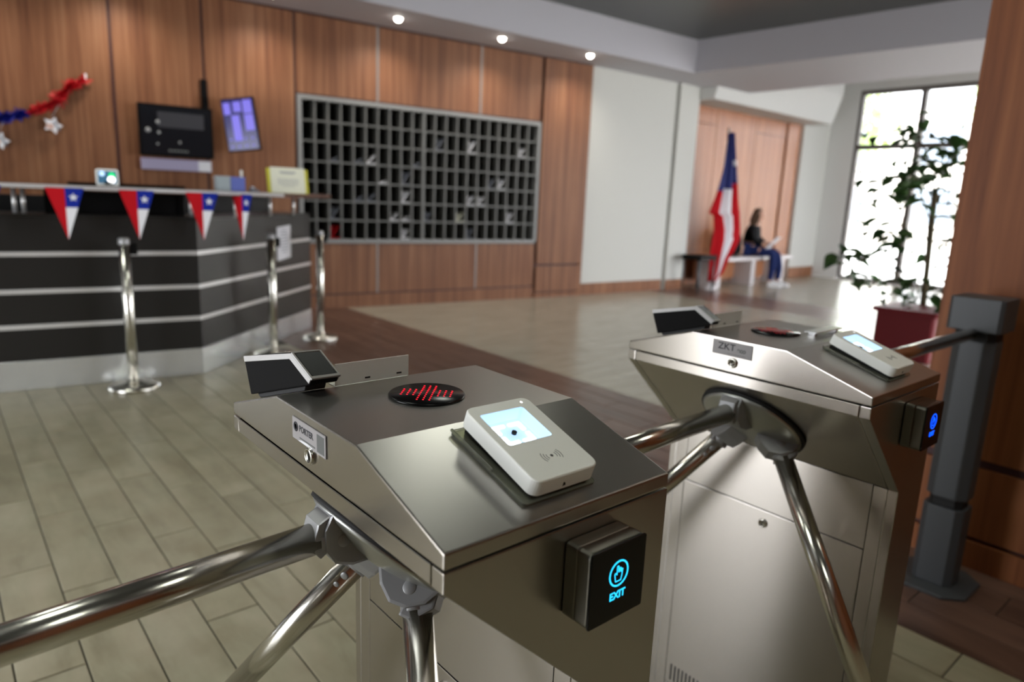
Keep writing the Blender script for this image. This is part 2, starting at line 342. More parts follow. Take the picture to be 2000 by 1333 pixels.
for r_, c_, m_, cn, h in ENV:
    xa, xb = cols[c_-1]+(.021 if c_ == 11 else .012), cols[c_]-(.021 if c_ == 10 else .012); z = rows[r_]+.009; hh = (rows[r_-1]-rows[r_]-.03)*h; b = MB()
    # a folded sheet leaning diagonally inside its compartment, plus one lying flap
    b.prism([(xa+.004, z), (xa+.02, z), (xb-.002, z+hh), (xb-.014, z+hh)], .02, .20).prism([(xa, z), (xb, z), (xb, z+.010), (xa, z+.004)], .01, .22)
    if h > .55: b.prism([(xa+.002, z+hh*.5), (xa+.012, z+hh*.45), (xa+.05, z+hh*.95), (xa+.04, z+hh)], .03, .18)
    o = b.build('folded_paper', m_); o.matrix_world = WM
    tag(o, '%s folded paper in the %s row from the top, %s column of the pigeonhole rack' % (cn, ORD[r_], ORD[c_]), 'paper', 'papers in the pigeonhole rack')

# ------------------------------------------------------------------ white wall, column, alcove, window wall
ww = struct(MB().prism([(7.0, 6.75), (8.76, 6.64), (8.76, 7.2), (7.0, 7.3)], 0, 3.12, axis='z').build('wall_white', 'whitew'))
struct(MB().prism([(7.02, 6.735), (8.74, 6.628), (8.74, 6.64), (7.02, 6.75)], 0, .165, axis='z').build('baseboard_white', 'wood'))
col = struct(MB().box(8.80, 9.29, 6.60, 7.2, 0, 3.12).build('wall_column', 'whitew', bevel=.006)); bx('recess', 'frame', col, 8.755, 8.805, 6.68, 7.0, 0, 3.1)
struct(bx('baseboard_column', 'wood', None, 8.80, 9.285, 6.588, 6.60, 0, .16, .002))
alc = struct(bpy.data.objects.new('wall_alcove', None)); COL.objects.link(alc)
bx('backing', 'groove', alc, 9.29, 13.0, 6.914, 7.2, 0, 3.3)
for a, b, zz in ((9.29, 10.24, (0, .16, .58, 2.65, 2.92)), (10.24, 11.46, (0, .16, .58, 2.95)), (11.46, 12.52, (0, .16, .58, 2.645, 2.93)), (12.52, 13.0, (0, .16, .56, 2.93))):
    for z0, z1 in zip(zz, zz[1:]): bx('panel', 'wood_far', alc, a+.008, b-.008, 6.895 if a < 12.5 else 6.86, 6.915, z0+.006, z1-.006)
far = struct(MB().box(13.0, 14.0, 6.80, 7.2, 0, 3.8).build('wall_far_left', 'whitew')); struct(bx('baseboard_far', 'wood', None, 13.0, 13.99, 6.785, 6.80, 0, .2, .002))
sof = struct(MB().prism([(6.36, 2.92), (6.92, 2.92), (6.92, 3.8), (6.22, 3.8), (6.22, 3.42)], 9.3, 13.15, axis='x').build('trim_soffit', 'white'))
wf = struct(MB().box(14.0, 14.25, 6.28, 7.2, 0, 3.95).box(14.0, 14.25, -3.2, 6.28, 3.62, 3.95).box(14.0, 14.25, -3.2, -1.2, 0, 3.62).build('wall_window', 'white'))
win = struct(bpy.data.objects.new('window_1', None)); COL.objects.link(win)
ys = [6.28, 5.15, 4.02, 2.89, 1.76, .63, -.5, -1.2]
fr = MB().box(14.02, 14.14, -1.2, 6.28, 3.54, 3.62).box(14.02, 14.14, -1.2, 6.28, 0, .07).box(14.03, 14.13, -1.2, 6.28, 2.52, 2.62)
fr.build('frame', 'frame', win)
for i, y in enumerate(ys):
    bx('mullion', 'frame', win, 14.015, 14.145, y-(.07 if i in (0, 7) else .05), y+(.0 if i == 0 else .05), .07, 3.54, .004)
for a, b in zip(ys, ys[1:]):
    for z0, z1 in ((.07, 2.52), (2.62, 3.54)): bx('pane', 'glass', win, 14.075, 14.081, b+.05, a-.05, z0, z1)
MB().box(14.055, 14.10, 5.2, 5.225, 1.0, 1.28).box(14.02, 14.06, 5.2, 5.215, 1.0, 1.02).box(14.02, 14.06, 5.2, 5.215, 1.26, 1.28).build('door_pull', 'chrome', win)

# right wood pillar wall
wr = struct(bpy.data.objects.new('wall_right', None)); COL.objects.link(wr)
bx('backing', 'groove', wr, 2.912, 3.3, -3.2, .885, 0, 3.9)
for y0, y1 in ((-.95, .89), (-2.9, -.96)):
    for z0, z1 in ((.122, .392), (.425, 3.9)): bx('panel', 'wood_right', wr, 2.895, 2.914, y0+.004, y1-.004, z0, z1, .001)
    bx('skirting', 'wood_right', wr, 2.89, 2.914, y0, y1, 0, .105, .001)
for z0, z1 in ((.122, .392), (.425, 3.9)): bx('panel', 'wood_right', wr, 2.914, 3.32, .886, .9, z0, z1, .001)
# unseen sides of the hall
struct(MB().box(-4.2, 6.07, -3.35, -3.2, 0, 3.95).box(13.5, 14.2, -3.35, -3.2, 0, 3.95).box(6.07, 13.5, -3.35, -3.2, 3.3, 3.95).build('wall_front', 'wood_right'))
w3 = struct(bpy.data.objects.new('fill_opening', None)); COL.objects.link(w3)  # opening added out of view to brighten the far end of the hall
for k in range(1, 7): bx('mullion', 'frame', w3, 4.6+k*1.475, 4.68+k*1.475, -3.3, -3.22, 0, 3.3)
wlft = struct(MB().box(-3.85, -3.7, 4.05, 8.1, 0, 3.95).box(-3.85, -3.7, -3.2, 1.15, 0, 3.95).box(-3.85, -3.7, 1.15, 4.05, 2.3, 3.95).build('wall_left', 'whitew'))
w2 = struct(bpy.data.objects.new('window_2', None)); COL.objects.link(w2)
for y in (1.19, 2.6, 4.01): bx('mullion', 'frame', w2, -3.82, -3.74, y-.04, y+.04, 0, 2.3)

# downlights along the reception wall
for i, (x, y) in enumerate([(.15, 7.10), (1.43, 6.95), (2.70, 6.79), (3.967, 6.64), (5.233, 6.477), (6.514, 6.31)]):
    t = thing('ceiling_downlight', '%s' % ['round recessed downlight over the far left wood panel', 'round recessed downlight above the red groove left of the television', 'round recessed downlight above the small tilted screen', 'glowing round downlight above the left part of the pigeonhole rack', 'glowing round downlight above the right part of the pigeonhole rack', 'glowing round downlight in front of the wood pilaster right of the rack'][i], 'ceiling light', (x, y, CZ), 0, 'downlights along the wood wall')
    MB().lathe([(.040, -.004), (.062, -.006), (.065, 0), (.040, .0)], 24).build('ring', 'lampr', t)
    MB().lathe([(.001, -.040), (.020, -.036), (.034, -.022), (.039, -.004), (.039, .0)], 20).build('lens', 'lampg', t)
    spot('downlight_beam', (x, y, CZ-.05), 40)
for x, y, lab in ((2.6, 2.6, 'added square fill light in the ceiling tray above the passage'), (-.4, 1.6, 'added square fill light in the ceiling tray left of the turnstiles'), (-.4, 4.2, 'added square fill light in the ceiling tray before the counter'), (2.6, -.6, 'added square fill light in the ceiling tray behind the viewer'), (-.4, -1.4, 'added square fill light in the ceiling tray farthest from the counter')):  # unseen fill panels, added to brighten the turnstile tops and near hall
    t = thing('fill_light_panel', lab, 'ceiling light', (x, y, 3.52))
    MB().box(-.32, .32, -.32, -.30, -.03, 0).box(-.32, .32, .30, .32, -.03, 0).box(-.32, -.30, -.30, .30, -.03, 0).box(.30, .32, -.30, .30, -.03, 0).build('frame', 'lampr', t); bx('diffuser', 'fillg', t, -.30, .30, -.30, .30, -.018, -.006)
# outside
struct(MB().box(14.25, 60, -25, 40, -.12, -.02).box(-10, 14.25, -25, -3.35, -.12, -.02).build('ground_outside', 'pave'))
b_ = thing('building', 'pale building across the street seen overexposed through the glass doors', 'building', (34, 8, -.02))
bx('wall', 'build', b_, 0, 6, -14, 10, 0, 6.0)
for k in range(6):
    for q in range(2): bx('window', 'bwin', b_, -.05, .0, -12.5+k*3.8, -10.7+k*3.8, 1.0+q*2.6, 2.5+q*2.6)
def tree(x, y, h, lab, sd):
    t = thing('tree', lab, 'tree', (x, y, -.02)); rr = random.Random(sd)
    MB().tube((0, 0, 0), (0, 0, h*.55), .14, 10, .09).tube((0, 0, h*.5), (.5, .4, h*.8), .06, 8, .03).tube((0, 0, h*.5), (-.4, -.5, h*.8), .06, 8, .03).build('trunk', 'bark', t)
    b = MB()
    for k in range(900):
        a = Vector((rr.gauss(0, 1), rr.gauss(0, 1), rr.gauss(0, .8))).normalized()*rr.uniform(.5, 1)*h*.3; c = Vector((0, 0, h*.78))+a
        n = Vector((rr.gauss(0, 1), rr.gauss(0, 1), rr.gauss(0, 1))).normalized(); u = n.orthogonal().normalized()*.14; v = n.cross(u)
        b.quad(c-u, c+v*.5, c+u, c-v*.5)
    stuff(b.build('foliage', 'fol', t))
tree(22, 5.2, 6.2, 'leafy street tree behind the upper right panes of the glass doors', 3); tree(25, 11.5, 5.6, 'leafy street tree behind the left side of the glass doors', 5)
# ------------------------------------------------------------------ turnstiles
TW, TL, ZL = .3153, .533, .979            # width, length, height of the lid seam
HL, HE, HR, Y1, Y2 = .0216, .0177, .0678, .1618, .3704
UX, UZ = .192, .775                        # foot of the slanting underside
nrm = Vector((-.691, 0, -.723)).normalized(); tdn = Vector((.723, 0, -.691)).normalized()
QP = Vector((.133, .267, ZL-.077)); AX = Vector((-math.sin(R(44.6)), 0, -math.cos(R(44.6))))
def arm_dirs(ph, be=R(42.75)):
    e1 = Vector((-AX.z*-1, 0, 0)); e1 = Vector((-math.cos(R(44.6)), 0, math.sin(R(44.6)))); e2 = Vector((0, 1, 0)); out = []
    for t in (ph, ph+2*math.pi/3, ph-2*math.pi/3):
        rad = e1*math.cos(t)+e2*math.sin(t); out.append((AX*math.cos(be)+rad*math.sin(be), rad))
    return out
def turnstile(loc, ph, label, sign):
    t = thing('tripod_turnstile', label, 'turnstile', loc)
    # lid: flat top between two slopes
    E_ = .003
    sides = lambda o: [setattr(p, 'material_index', 1) for p in o.data.polygons if abs(p.normal.x) > .75]
    lid = MB().prism([(E_*0, ZL+.0015), (TL, ZL+.0015), (TL, ZL+HE), (Y2, ZL+HR), (Y1, ZL+HR), (0, ZL+HE)], 0, TW, axis='x').build('lid', ['steel', 'steely'], t, .0022, 2); sides(lid)
    prof = [(0, ZL-.001), (TW, ZL-.001), (TW, 0), (UX, 0), (UX, UZ), (0, ZL-HL)]
    sides(MB().prism(prof, 0, .019, axis='y').build('end_plate', ['steel', 'steely'], t, .0016))
    sides(MB().prism(prof, TL-.019, TL, axis='y').build('end_plate', ['steel', 'steely'], t, .0016))
    MB().prism([(.003, ZL-.004), (TW-.003, ZL-.004), (TW-.003, .02), (UX+.004, .02), (UX+.004, UZ-.001), (.003, ZL-HL+.002)], .017, TL-.017, axis='y').build('core', 'slot', t)
    MB().prism([(.0, ZL-.001), (.0, ZL-HL), (UX, UZ), (UX+.003, UZ), (.004, ZL-HL+.003), (.004, ZL-.001)], .0205, TL-.0205, axis='y').build('slanted_panel', 'steely', t, .0008, 1)
    for a, b in ((.0195, .0455), (TL-.0495, TL-.0195)): bx('stile', 'steely', t, UX, UX+.004, a, b, .0, UZ-.0012, .0006)
    bx('upper_panel', 'steely', t, UX, UX+.004, .047, TL-.051, ZL-.437*.79+.0012, UZ-.0015, .0008)
    door = bx('door', 'steely', t, UX-.0005, UX+.004, .047, TL-.051, .06, ZL-.437*.79-.0012, .001)
    bx('kick_panel', 'steely', t, UX, UX+.004, .047, TL-.051, 0, .058, .0008)
    b = MB()
    for i in range(33): b.box(UX-.0012, UX+.001, TL-.066-i*.0115-.0042, TL-.066-i*.0115, .072, .118)
    stuff(b.build('vent', 'slot', door))
    lock(door, (UX-.0005, .264, ZL-.476*.79), 'door_lock')
    bx('rear_panel', 'steely', t, TW-.0035, TW, .0205, TL-.0205, .0, ZL-.001, .0008)
    lock(t, (0, .269, ZL+.0215), 'lid_lock')
    # rotor
    cen = QP-nrm*0; cen = Vector((0, 0, ZL-HL-.0008)) ; s_ = (QP-cen).dot(tdn); cen = cen+tdn*s_; cen.y = QP.y
    zx = nrm; xx = tdn; yx = zx.cross(xx); fm = frame_m(cen, xx, yx, zx)
    MB().lathe([(.111, 0), (.113, .002), (.112, .0065), (.106, .007)], 48, fm).build('rotor_rim', 'rubber', t)
    MB().lathe([(.104, .004), (.108, .008), (.100, .013), (.060, .024), (.030, .029), (.001, .030)], 48, fm).build('rotor', 'disc', t)
    for k, (D, rad) in enumerate(arm_dirs(ph)):
        tg = AX.cross(rad).normalized(); n2 = AX
        km = frame_m(QP-AX*0, rad, tg, n2)        # local: x radial, y tangential, z along the axis outwards
        h0 = .052
        kn = MB().prism([(.020, h0+.016), (.040, h0-.004), (.098, h0-.010), (.104, h0+.010), (.098, h0+.030), (.080, h0+.048), (.058, h0+.054), (.036, h0+.044), (.022, h0+.030)], -.0235, .0235, axis='y').build('knuckle', 'cast', t, .004, 2, mtx=km)
        MB().prism([(.058, h0+.002), (.088, h0-.014), (.1, h0+.020), (.086, h0+.046), (.068, h0+.050)], -.0185, .0185, axis='y').build('clevis', 'cast', t, .003, 2, mtx=frame_m(QP+D*.012, rad, tg, n2))
        for sgn in (1, -1): MB().lathe([(.0085, 0), (.0085, .0012), (.0078, .0016), (.001, .0016)], 20, km @ Matrix.Translation((.070, sgn*.0225, h0+.026)) @ Matrix.Rotation(-sgn*math.pi/2, 4, 'X')).build('pin', 'cast', kn)
        s0, s1 = QP+D*.128, QP+D*.60
        arm = MB().tube(s0, s1, .0192, 40).build('arm', 'chrome', t)
        MB().tube(QP+D*.110, QP+D*.131, .0203, 32).build('collar', 'cast', arm, .0006, 1)
        MB().lathe([(.0192, 0), (.018, .006), (.012, .010), (.001, .0115)], 28, frame_m(s1, tg, D.cross(tg), D)).build('end_cap', 'cast', arm)
        if k == 1:   # rivets on the lower arm
            for q, rr in ((.150, .006), (.172, .0045)):
                side = (tg*-1*.6 + D.cross(tg)*-.8).normalized(); side = (Vector((-.35, -.8, .45))-D*Vector((-.35, -.8, .45)).dot(D)).normalized()
                MB().lathe([(rr, -.001), (rr, .001), (rr*.7, .0018), (.0005, .002)], 16, frame_m(QP+D*q+side*.0188, D, side.cross(D), side)).build('rivet', 'cast', arm)
    # round LED indicator
    dz = ZL+HR; cx, cy = .1600, .2725
    disc = MB().lathe([(.049, 0), (.0495, .002), (.048, .0036), (.001, .0036)], 56, Matrix.Translation((cx, cy, dz))).build('indicator_disc', 'blackg', t)
    b = MB()
    for c in range(9):
        cen_ = 3 <= c <= 5; nn = 9 if cen_ else 4
        for q in range(nn):
            x = cx+(c-4)*.0079; y = cy+(q-(nn-1)/2)*.0079
            b.box(x-.0010, x+.0010, y-.0011, y+.0011, dz+.0034, dz+.0040)
    stuff(b.build('led_cross', 'led' if sign == 'PORTER' else 'ledglare', disc, mtx=Matrix.Translation((cx, cy, 0)) @ Matrix.Rotation(R(-42), 4, 'Z') @ Matrix.Translation((-cx, -cy, 0))))
    # label on the lid side
    zt = ZL+.062; y_a, y_b = .228, .318
    lm = frame_m((-.0012, (y_a+y_b)/2, ZL+(.0435 if sign == 'PORTER' else .0485)), (0, -1, 0), (0, 0, 1), (-1, 0, 0))
    if sign == 'PORTER':
        lb = MB().box(-.045, .045, -.0135, .0135, -.0012, .0003, lm).build('label', 'label', t, .0004, 1); lb['label'] = 'worn grey sticker reading PORTER'
        text_obj('lettering', 'PORTER', .0105, 'inkd', lb, lm @ Matrix.Translation((-.006, .003, .0004)), .0002, bold=.0003)
        MB().lathe([(.0060, .0003), (.0060, .0009), (.0035, .0009), (.0035, .0003)], 24, lm @ Matrix.Translation((-.034, .003, 0))).build('emblem', 'inkd', lb)
        MB().prism([(-.024, -.009), (.018, -.009), (.018, -.0075), (-.024, -.0075)], .0003, .0006, lm, axis='z').build('rule', 'ink', lb)
        MB().prism([(.0235, -.0105), (.0415, -.0105), (.0415, .0105), (.0235, .0105)], .0003, .0006, lm, axis='z').build('square_patch', 'ink', lb)
        MB().prism([(-.028, -.0128), (.010, -.0128), (.012, -.0105), (-.004, -.0095), (-.02, -.0105)], .0003, .0007, lm, axis='z').build('torn_patch', 'paper', lb)
    else:
        lb = MB().box(-.044, .044, -.0145, .0145, -.0012, .0004, lm).build('label', 'label', t, .0005, 1); lb['label'] = 'grey plate reading ZKTeco'
        text_obj('lettering', 'ZKT', .0185, 'inkd', lb, lm @ Matrix.Translation((-.012, .003, .0005)), .0002, bold=.0002, sx=1.1)
        text_obj('lettering', 'eco', .0130, 'ink', lb, lm @ Matrix.Translation((.021, .0005, .0005)), .0002, bold=.0005)
        MB().prism([(-.010, -.010), (.030, -.010), (.030, -.0093), (-.010, -.0093)], .0004, .0006, lm, axis='z').build('rule', 'ink', lb)
    return t
def lock(parent, p, nm):
    lm = frame_m(p, (0, -1, 0), (0, 0, 1), (-1, 0, 0))
    l = MB().lathe([(.0105, 0), (.0105, .003), (.0092, .0045), (.0070, .0045), (.0068, .0036), (.0008, .0036)], 28, lm).build(nm, 'chrome', parent)
    MB().box(-.0011, .0011, -.0048, .0048, .0034, .0040, lm).build('keyway', 'slot', l)
T1 = turnstile((.313, .442, 0), R(.85), 'brushed steel tripod turnstile nearest the camera with glowing white reader', 'PORTER')
T2 = turnstile((1.192, .444, 0), R(2.3), 'second brushed steel tripod turnstile, beside the grey post and wood wall', 'ZKT')

SA = math.atan((HR-HE)/Y1)
def slope_m(loc): return Matrix.Translation((loc[0], loc[1], ZL+HE)) @ Matrix.Rotation(SA, 4, 'X')     # x across, y up the slope, z off it
def reader(loc, label, which):
    t = thing('code_reader', label, 'reader', (loc[0], loc[1], ZL+HE), 0, None); t.rotation_euler = (SA, 0, 0)
    x0, x1, y0, y1 = .1170, .2085, .022, .153; w, h = x1-x0, y1-y0; cx, cy = (x0+x1)/2, (y0+y1)/2; zb, zt = .0075, .0265
    I = Matrix.Translation((0, 0, 0)) @ Matrix.Rotation(R(2.2), 4, 'X')
    pw = (.1275, .190, .0805, .1365)    # window hole
    out = rrect(w, h, .011, 6, cx, cy); b = MB(); bm = b.b
    # shell with a recessed window: side walls, chamfer, top face ring
    def ring(pts, z): return [bm.verts.new((p[0], p[1], z)) for p in pts]
    ins = rrect(w-.0026, h-.0026, .0098, 6, cx, cy); hole = [(px, py) for px, py in rrect(pw[1]-pw[0], pw[3]-pw[2], .0035, 6, (pw[0]+pw[1])/2, (pw[2]+pw[3])/2)]
    pit = [(px, py) for px, py in rrect(pw[1]-pw[0]-.014, pw[3]-pw[2]-.012, .003, 6, (pw[0]+pw[1])/2, (pw[2]+pw[3])/2)]
    A, B, Cc, Hh = ring(out, zb), ring(out, zt-.0016), ring(ins, zt), ring(hole, zt)
    def strip(U, V, mi=0, sm=True):
        n = len(U)
        for i in range(n): f = bm.faces.new((U[i], U[(i+1) % n], V[(i+1) % n], V[i])); f.material_index = mi; f.smooth = sm
    bm.faces.new(A[::-1]); strip(A, B, 0, False); strip(B, Cc); strip(Cc, Hh, 0, False)
    sh_ = b.build('housing', 'wplastic', t, mtx=I)
    b = MB(); bm = b.b
    def ring(pts, z): return [bm.verts.new((p[0], p[1], z)) for p in pts]
    H2, P2 = ring(hole, zt), ring(pit, zt-.011)
    n = len(H2)
    for i in range(n): bm.faces.new((H2[i], H2[(i+1) % n], P2[(i+1) % n], P2[i]))
    bm.faces.new(P2); wn = b.build('scan_window', 'pit', t, mtx=I)
    zc = zt-.0108; wx, wy = (pw[0]+pw[1])/2-.0005, (pw[2]+pw[3])/2-.001
    for sx in (-1, 1):
        for sy in (-1, 1):
            L = [(sx*.0195, sy*.0165), (sx*.003, sy*.0165), (sx*.003, sy*.0125), (sx*.0150, sy*.0125), (sx*.0150, sy*.0025), (sx*.0195, sy*.0025)]
            MB().prism([(wx+p, wy+q) for p, q in L], zc, zc+.0012, axis='z').build('light_corner', 'pitw', wn, mtx=I)
    MB().lathe([(.003, zc), (.003, zc+.003), (.0005, zc+.003)], 16, Matrix.Translation((wx, wy, 0))).build('lens', 'slot', wn, mtx=I)
    MB().lathe([(.0016, zt-.0002), (.0016, zt+.0004), (.0002, zt+.0004)], 12, Matrix.Translation((x1-.014, y1-.009, 0))).build('status_light', 'dled', t, mtx=I)
    b = MB(); ix, iy = (x0+x1)/2+.0005, y0+.030
    b.lathe([(.0018, zt), (.0018, zt+.0003), (.0003, zt+.0003)], 12, Matrix.Translation((ix, iy, 0)))
    for rr in (.0060, .0092, .0124):
        for sg in (0, math.pi):
            for k in range(8):
                a0, a1 = sg-.55+1.1*k/8, sg-.55+1.1*(k+1)/8
                b.prism([(ix+rr*math.cos(a0), iy+rr*math.sin(a0)), (ix+rr*math.cos(a1), iy+rr*math.sin(a1)), (ix+(rr+.0007)*math.cos(a1), iy+(rr+.0007)*math.sin(a1)), (ix+(rr+.0007)*math.cos(a0), iy+(rr+.0007)*math.sin(a0))], zt-.0002, zt+.0002, axis='z')
    b.build('contactless_symbol', 'ink', t, mtx=I)
    MB().box(cx-.0045, cx-.0035, y0-.0004, y0+.001, zb+.0035, zb+.0085).box(cx-.0035, cx-.0010, y0-.0004, y0+.001, zb+.004, zb+.0055).box(cx-.003, cx-.0018, y0-.0004, y0+.001, zb+.0055, zb+.0075).build('port', 'slot', t, mtx=I)
    bx('base_plate', 'slot', t, x0+.006, x1-.006, y0+.006, y1-.006, .0005, zb+.0012)
    # clear acrylic bracket under the reader
    MB().prism(rrect(w+.012, h+.004, .006, 4, cx-.003, cy), .0004, .0034, axis='z').box(x0-.0088, x0-.0065, y0+.055, y1+.001, .0034, .0062).build('acrylic_bracket', 'acrylic', t)
    return t
reader((.313, .442), 'white code reader glowing on the sloped lid of the nearest turnstile', 1)
reader((1.192, .444), 'white code reader on the lid of the second turnstile, near the grey post', 2)

def exit_box(loc, label, glow):
    t = thing('exit_button', label, 'button', (loc[0]+.191, loc[1]-.0012, ZL-.0575))
    fr_ = frame_m((0, 0, 0), (1, 0, 0), (0, 0, 1), (0, -1, 0))     # x right, y up, z out of the end face
    MB().prism(rrect(.0835, .0835, .006, 5), 0, .0165, fr_, axis='z').build('back_box', 'blacks', t, .001, 1)
    MB().prism(rrect(.0835, .0835, .006, 5), .0172, .0345, fr_, axis='z').build('housing', 'blacks', t, .002, 2)
    pl = MB().prism(rrect(.083, .083, .0025, 4), .0345, .0372, fr_, axis='z').build('touch_plate', 'blackg', t, .0006, 1)
    b = MB(); n = 40
    for k in range(n):
        a0, a1 = 2*math.pi*k/n, 2*math.pi*(k+1)/n
        b.prism([(.0128*math.cos(a0), .0095+.0128*math.sin(a0)), (.0146*math.cos(a0), .0095+.0146*math.sin(a0)), (.0146*math.cos(a1), .0095+.0146*math.sin(a1)), (.0128*math.cos(a1), .0095+.0128*math.sin(a1))], .0370, .0376, fr_, axis='z')
    b.build('ring_symbol', glow, pl)
    hand = [(-.0045, .001), (.0035, .001), (.0048, .006), (.0056, .013), (.0038, .0135), (.0036, .0105), (.0028, .0105), (.0028, .0150), (.0010, .0152), (.0006, .011), (-.0004, .011), (-.0008, .0178), (-.0028, .0178), (-.0030, .0085), (-.0048, .0108), (-.0062, .0098)]
    b = MB()
    for (xa, ya), (xb2, yb2) in zip(hand, hand[1:]+hand[:1]):
        d = Vector((xb2-xa, yb2-ya)); d.normalize(); nn = Vector((-d.y, d.x))*.0005
        b.prism([(xa-nn.x, ya-nn.y), (xb2-nn.x, yb2-nn.y), (xb2+nn.x, yb2+nn.y), (xa+nn.x, ya+nn.y)], .0370, .0376, fr_, axis='z')
    b.build('hand_symbol', glow, pl)
    text_obj('lettering', 'EXIT', .0118, glow, pl, fr_ @ Matrix.Translation((0, -.0150, .0372)), .0004, bold=.0002)
    return t
M['blacks'] = mat('dark_brushed_metal', (112, 109, 100), .34, 1.)
exit_box((.313, .442), 'black touch exit button on the end of the nearest turnstile, glowing cyan EXIT', 'cyan')
exit_box((1.192, .444), 'black exit button with blue glow on the end of the second turnstile', 'blue')

# fingerprint scanners on the rear slope
SB = math.atan((HR-HE)/(TL-Y2))
def scanner(loc, label, yawd=0.):
    t = thing('fingerprint_scanner', label, 'scanner', (loc[0], loc[1]+Y2, ZL+HR)); t.rotation_euler = (-SB, 0, 0)
    # local: x across, y back down the slope, z off the slope
    m = Matrix.Translation((.045, .0, 0)) @ Matrix.Rotation(R(yawd), 4, 'Z') @ Matrix.Translation((-.045, 0, 0))
    x0, x1 = .027, .073
    prof = [(.098, .007), (.102, .060), (.004, .051), (-.026, .015), (-.022, .007)]
    MB().prism(prof, x0, x1, axis='x').build('body', 'black', t, .002, 2, mtx=m)
    MB().prism([(.088, .0005), (.092, .0075), (-.008, .0075), (-.004, .0005)], x0+.006, x1-.006, axis='x').build('foot', 'rubber', t, .001, 1, mtx=m)
    tr = [(.157, .0615), (.0105, .0615), (-.020, .0250), (-.0185, .0195), (.0135, .0520), (.157, .0520)]
    tr = [(.101, .0602), (.0045, .0512), (-.0270, .0140), (-.0220, .0085), (.0080, .0440), (.101, .0520)]
    for xa in (x0-.0012, x1-.0006): MB().prism(tr, xa, xa+.0018, axis='x').build('side_trim', 'silver', t, .0004, 1, mtx=m)
    # face frame on the slanted front
    a = Vector((.004, .051)); c = Vector((-.026, .015)); d = (c-a).normalized(); nn = Vector((d.y, -d.x)); nn = nn if nn.x < 0 else -nn; L = (c-a).length
    fm = frame_m((0, a.x, a.y), (1, 0, 0), (0, -d.x, -d.y), (0, nn.x, nn.y))
    MB().box(x0-.001, x1+.001, -L-.003, -L+.002, -.001, .0022, fm).box(x0-.001, x0+.0022, -L, .0, -.001, .0022, fm).box(x1-.0022, x1+.001, -L, .0, -.001, .0022, fm).box(x0, x1, -.0015, .001, -.001, .0018, fm).build('bezel', 'silver', t, .0005, 1, mtx=m)
    MB().prism(rrect(x1-x0-.007, L-.005, .003, 4, (x0+x1)/2, -L/2), -.001, .0016, fm, axis='z').build('screen', 'scr', t, mtx=m)
    return t
scanner((.313, .442), 'black fingerprint scanner with silver trim on the back of the nearest turnstile', 17)
scanner((1.192, .444), 'black fingerprint scanner with silver trim on the back of the second turnstile', 17)
def plate(loc, label):
    t = thing('mounting_plate', label, 'plate', (loc[0], loc[1]+Y2+.008, ZL+HR-.0015), 0, None)
    b = MB(); x0, x1 = .084, .198
    b.box(x0, x1, 0, .0015, .0, .030).box(x0, x1, .0, .022, -.0022, -.0008)
    b.build('bent_sheet', 'wplastic', t, .0004, 1)
    for x in (.128, .178): bx('slot', 'slot', t, x, x+.008, -.0004, .0002, .0045, .0066)
plate((.313, .442), 'white bent metal plate beside the fingerprint scanner of the nearest turnstile')
plate((1.192, .444), 'white bent metal plate beside the fingerprint scanner of the second turnstile')

# ------------------------------------------------------------------ grey post and rail
gp = thing('grey_post', 'tall grey painted metal post beside the wood pillar on the right', 'post', (2.69, .70, 0), 0)
def oct_(w, h, c): return [(-w/2+c, -h/2), (w/2-c, -h/2), (w/2, -h/2+c), (w/2, h/2-c), (w/2-c, h/2), (-w/2+c, h/2), (-w/2, h/2-c), (-w/2, -h/2+c)]
MB().prism(oct_(.27, .25, .06), 0, .012, axis='z').build('base_plate', 'greypost', gp, .002, 1)
MB().prism(oct_(.125, .13, .022), .012, .30, axis='z').build('lower_column', 'greypost', gp, .003)
MB().prism(oct_(.10, .105, .02), .30, .335, axis='z').build('dark_joint', 'rubber', gp)
MB().prism(oct_(.125, .13, .03), .335, .90, axis='z').build('column', 'greypost', gp, .006, 3)
MB().prism(oct_(.12, .12, .02), .90, .935, axis='z').build('dark_joint', 'rubber', gp)
MB().prism(oct_(.17, .16, .012), .935, 1.045, axis='z').build('cap', 'greypost', gp, .004)
rl = thing('side_rail', 'polished steel rail between the second turnstile and the grey post', 'rail', (1.51, .70, .925))
MB().tube((0, 0, 0), (1.09, 0, 0), .0195, 28).build('tube', 'chrome', rl); MB().tube((-.002, 0, 0), (.008, 0, 0), .034, 28).build('flange', 'cast', rl)
tp = thing('metal_strip', 'thin flat metal strip lying behind the white reader on the second turnstile', 'strip', (1.2, .56, 0))
MB().box(.186, .305, .265-.0, .292, ZL+HR+.006, ZL+HR+.0085).box(.19, .20, .27, .285, ZL+HR, ZL+HR+.006).box(.285, .295, .27, .285, ZL+HR, ZL+HR+.006).build('strip', 'alu', tp, .0008, 1, mtx=Matrix.Translation((0, -.18, 0)))

